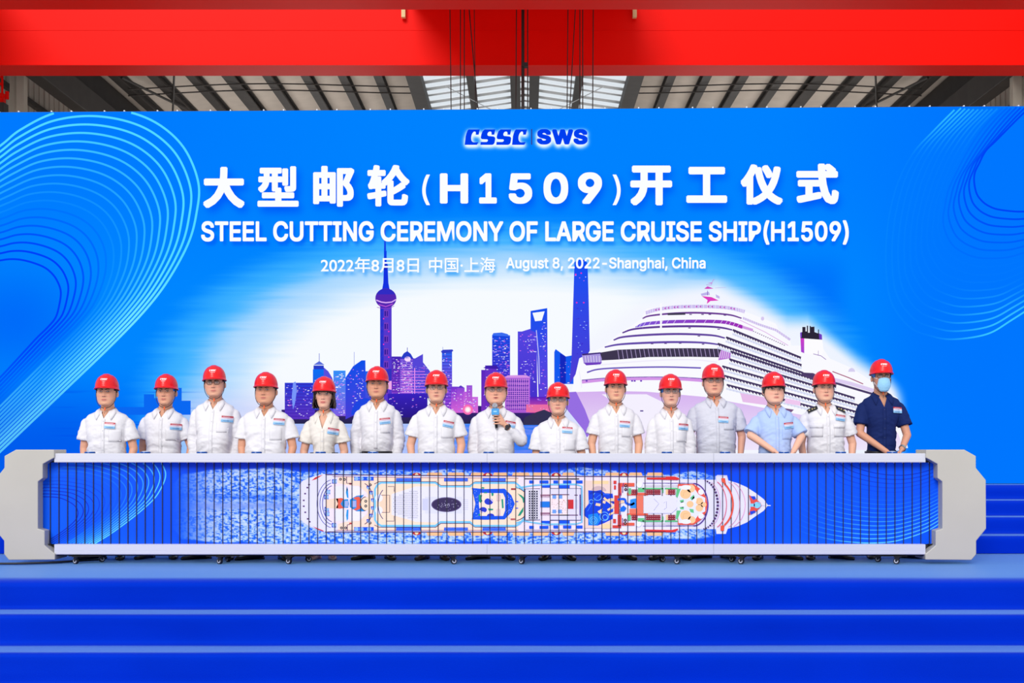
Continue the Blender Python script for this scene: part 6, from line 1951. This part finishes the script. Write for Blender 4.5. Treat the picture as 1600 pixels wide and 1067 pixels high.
# the speaker, microphone in the raised hand
dS = 12.15; sS = F / dS
def spk(px, y, yl): return Vector(((px - 775) / sS, yl, CAMH + (VY - y) / sS))
mic_top = spk(774.0, 636, -.168); mic_bot = spk(776.2, 667, -.150)
mdir = (mic_bot - mic_top).normalized()
def mic_at(f): return mic_top + (mic_bot - mic_top) * f
def grip(b, wr):
    """fingers closed round the microphone from the right"""
    wrist = wr
    # palm block behind and beside the handle
    for f, yy in ((.42, .018), (.56, .020), (.70, .018), (.84, .014)):
        k_ = mic_at(f) + Vector((.036, .006, 0))
        b.cone(wrist + Vector((-.004, -.004, .006)), k_, .0170, .0130, 12)
    for q, (f, r, L) in enumerate(((.44, .0090, 1.0), (.57, .0094, 1.05), (.70, .0090, 1.0), (.83, .0080, .85))):
        c = mic_at(f)
        R_ = .0225
        k0 = c + Vector((.036, .002, 0.0))
        pts = [k0]
        for a in (28, 62, 98, 132, 165):
            ar = math.radians(a * L)
            pts.append(c + Vector((R_ * math.cos(ar) * 1.12, -R_ * math.sin(ar) - .002, -.0012 * q)))
        for j in range(len(pts) - 1):
            b.cone(pts[j], pts[j + 1], r * (1 - .05 * j), r * (1 - .05 * (j + 1)), 10)
    # thumb lies up along the back of the handle
    t0 = mic_at(.80) + Vector((.030, .016, 0)); t1 = mic_at(.52) + Vector((.020, .021, 0)); t2 = mic_at(.36) + Vector((.004, .023, 0))
    b.cone(wrist, t0, .015, .0125, 10); b.cone(t0, t1, .012, .0105, 10); b.cone(t1, t2, .0105, .0085, 10)
wr8 = spk(790.5, 665, -.120)
el8 = spk(815, 689, -.035)
rightarm = dict(e=tuple(el8), w=tuple(wr8), sleeve='long', grip=grip, cufft=.80)
wdir = (el8 - wr8).normalized()
P(8, 775, 581.6, dS, .268, 'speaker in thin glasses and white long-sleeved shirt holding a microphone up', ax=(741, rightarm), sl=('long', 'long'), bd=(797.6, 663), ft=((753, -42), (792, 16)), face=1.10, jaw=1.12, glasses='silver', mouth=.005, belly=.02, skin=(236, 182, 156), btilt=10, pocket=False,
  watch=(1, wr8 + wdir * .022, wdir, mat('watch_strap', (30, 28, 34), .5), mat('watch_face', (40, 36, 44), .3)))
root8 = spk(775, 700, 0)
# microphone: a thing of its own, held in the hand
mw = lambda p: Vector(((775 - VX) / sS, dS, 0)) + p
mic = empty('microphone', mw(mic_top))
tag(mic, 'handheld microphone with a light blue cube collar, held before the speaker', 'microphone')
def mrel(f, o=(0, 0, 0)): return mdir * (mic_bot - mic_top).length * f + Vector(o)
MB().cone(mrel(.12), mrel(1.06), .0165, .0125, 20, False).build('handle', mat('mic_black', (18, 18, 22), .35), mic, smooth=True)
MB().cone(mrel(1.06), mrel(1.10), .0125, .011, 20, False).build('end_cap', mat('mic_metal', (150, 150, 156), .3, metal=.8), mic)
MB().ell(mrel(-.04), .0245, .0245, .026, 24, 14).build('grille', mat('mic_grille', (196, 198, 204), .4, metal=.6, bump=.6, bscale=400), mic, smooth=True)
MB().cone(mrel(.06), mrel(.10), .0235, .0225, 24, False).build('grille_band', mat('mic_metal'), mic)
cc = mrel(.26)
MB().box(cc.x - .034, cc.x + .034, cc.y - .030, cc.y + .030, cc.z - .029, cc.z + .029).build('cube_collar', mat('cube_blue', (60, 150, 214), .5), mic, bevel=.003)
MB().box(cc.x - .016, cc.x + .014, cc.y - .0312, cc.y - .0302, cc.z - .004, cc.z + .008).build('collar_mark', mat('cube_pale', (150, 206, 240), .5), mic)

P(9, 872, 597, 12.03, .268, 'shortest person, white short-sleeved shirt and silver glasses, right of the speaker', ax=(839, 908), bd=(886, 672), ft=((854, -14), (887, 14)), face=.98, jaw=.96, glasses='silver', liner='blue', yaw=-3, slen=.70, skin=(232, 184, 160), smile=.6)
P(10, 962, 577, 12.12, .258, 'smiling person in a white short-sleeved shirt, right of the shortest person', ax=(926, 997), bd=(975, 663), ft=((946, -18), (977, 22)), face=1.0, jaw=1.0, smile=1, skin=(234, 184, 154), browt=1.2, slen=.62)
P(11, 1047.5, 584, 12.08, .235, 'person in glasses and a white long-sleeved shirt with buttoned-down collar', ax=(1018, 1078), sl=('long', 'long'), bd=(1066.5, 667), ft=((1028, -22), (1065, 16)), face=.98, jaw=.95, glasses='silver', liner='blue', skin=(230, 184, 164), tip=.055, mouth=.003)
P(12, 1118, 568, 12.34, .285, 'tall person in glasses and a pale grey shirt, left of the light blue shirt', head=1114.4, ax=(1080, 1158), bd=(1127, 656), ft=((1096, -56), (1131, 12)), face=1.06, jaw=1.06, glasses='silver', mat=M_grey, belly=.03, tip=.055, skin=(232, 178, 154), smile=.5, mouth=.002, slen=.72)
s13 = F / 12.11
def A13(px, y): return ((px - 1211) / s13, CAMH + (VY - y) / s13)
e1 = A13(1172, 680); w1 = A13(1204, 704); e2 = A13(1251, 682); w2 = A13(1234, 705)
P(13, 1211, 580.5, 12.11, .250, 'young person with black fringe in a light blue short-sleeved shirt, hands together', head=1208.7,
  ax=(dict(e=(e1[0], -.03, e1[1]), w=(w1[0], -.165, w1[1] - .005), sleeve='short', hd=(.75, -.12, -.65), pn=(0, -.2, -1), th=-1, len=.86),
      dict(e=(e2[0], -.03, e2[1]), w=(w2[0], -.165, w2[1] - .005), sleeve='short', hd=(-.75, -.12, -.65), pn=(0, -.2, -1), th=1, len=.86)),
  bd=(1229.6, 665), ft=((1186, -18), (1226, 42)), face=1.06, jaw=1.10, mat=M_sky, hair='fringe', yaw=5, skin=(242, 194, 172), smile=.4, btilt=-6)
P(14, 1290, 578, 12.26, .272, 'person in a white uniform shirt with black epaulettes and two flap pockets', head=1287.5, ax=(1254, 1331), bd=(1310, 653), ft=((1261, -10), (1303, 34)), face=1.02, jaw=1.06, epaulettes=True, pockets2=True, skin=(238, 188, 164), btn=mat('brass'), slen=.66, btilt=8)
s15 = F / 12.36
def A15(px, y): return ((px - 1377) / s15, CAMH + (VY - y) / s15)
e1 = A15(1342, 677); w1 = A15(1377, 706); e2 = A15(1416, 680); w2 = A15(1400, 702)
P(15, 1377, 561, 12.36, .258, 'tall person in a navy short-sleeved shirt and blue face mask, far right of the row',
  ax=(dict(e=(e1[0], -.03, e1[1]), w=(w1[0], -.195, w1[1]), sleeve='short', hd=(.75, -.2, -.6), pn=(0, -.2, -1), th=-1, len=.66),
      dict(e=(e2[0], -.03, e2[1]), w=(w2[0], -.195, w2[1]), sleeve='short', hd=(-.75, -.12, -.65), pn=(0, -.2, -1), th=1, len=.66)),
  bd=(1398.6, 641), ft=((1356, -14), (1406, 52)), face=.95, jaw=.90, mask=True, glasses='dark', liner='blue', mat=M_navy, vneck=.095, vw=.036, tip=.085, pocket=False, tuck=True, btn=mat('navy_button', (30, 44, 90), .4), skin=(212, 158, 132), greyhair=True, btilt=2, neck=.058, wr=.8, slim=True,
  watch=(1, Vector((w2[0] + .010, -.180, w2[1] + .012)), (.6, .55, .55), mat('watch_steel', (150, 165, 176), .3, metal=.7), None))
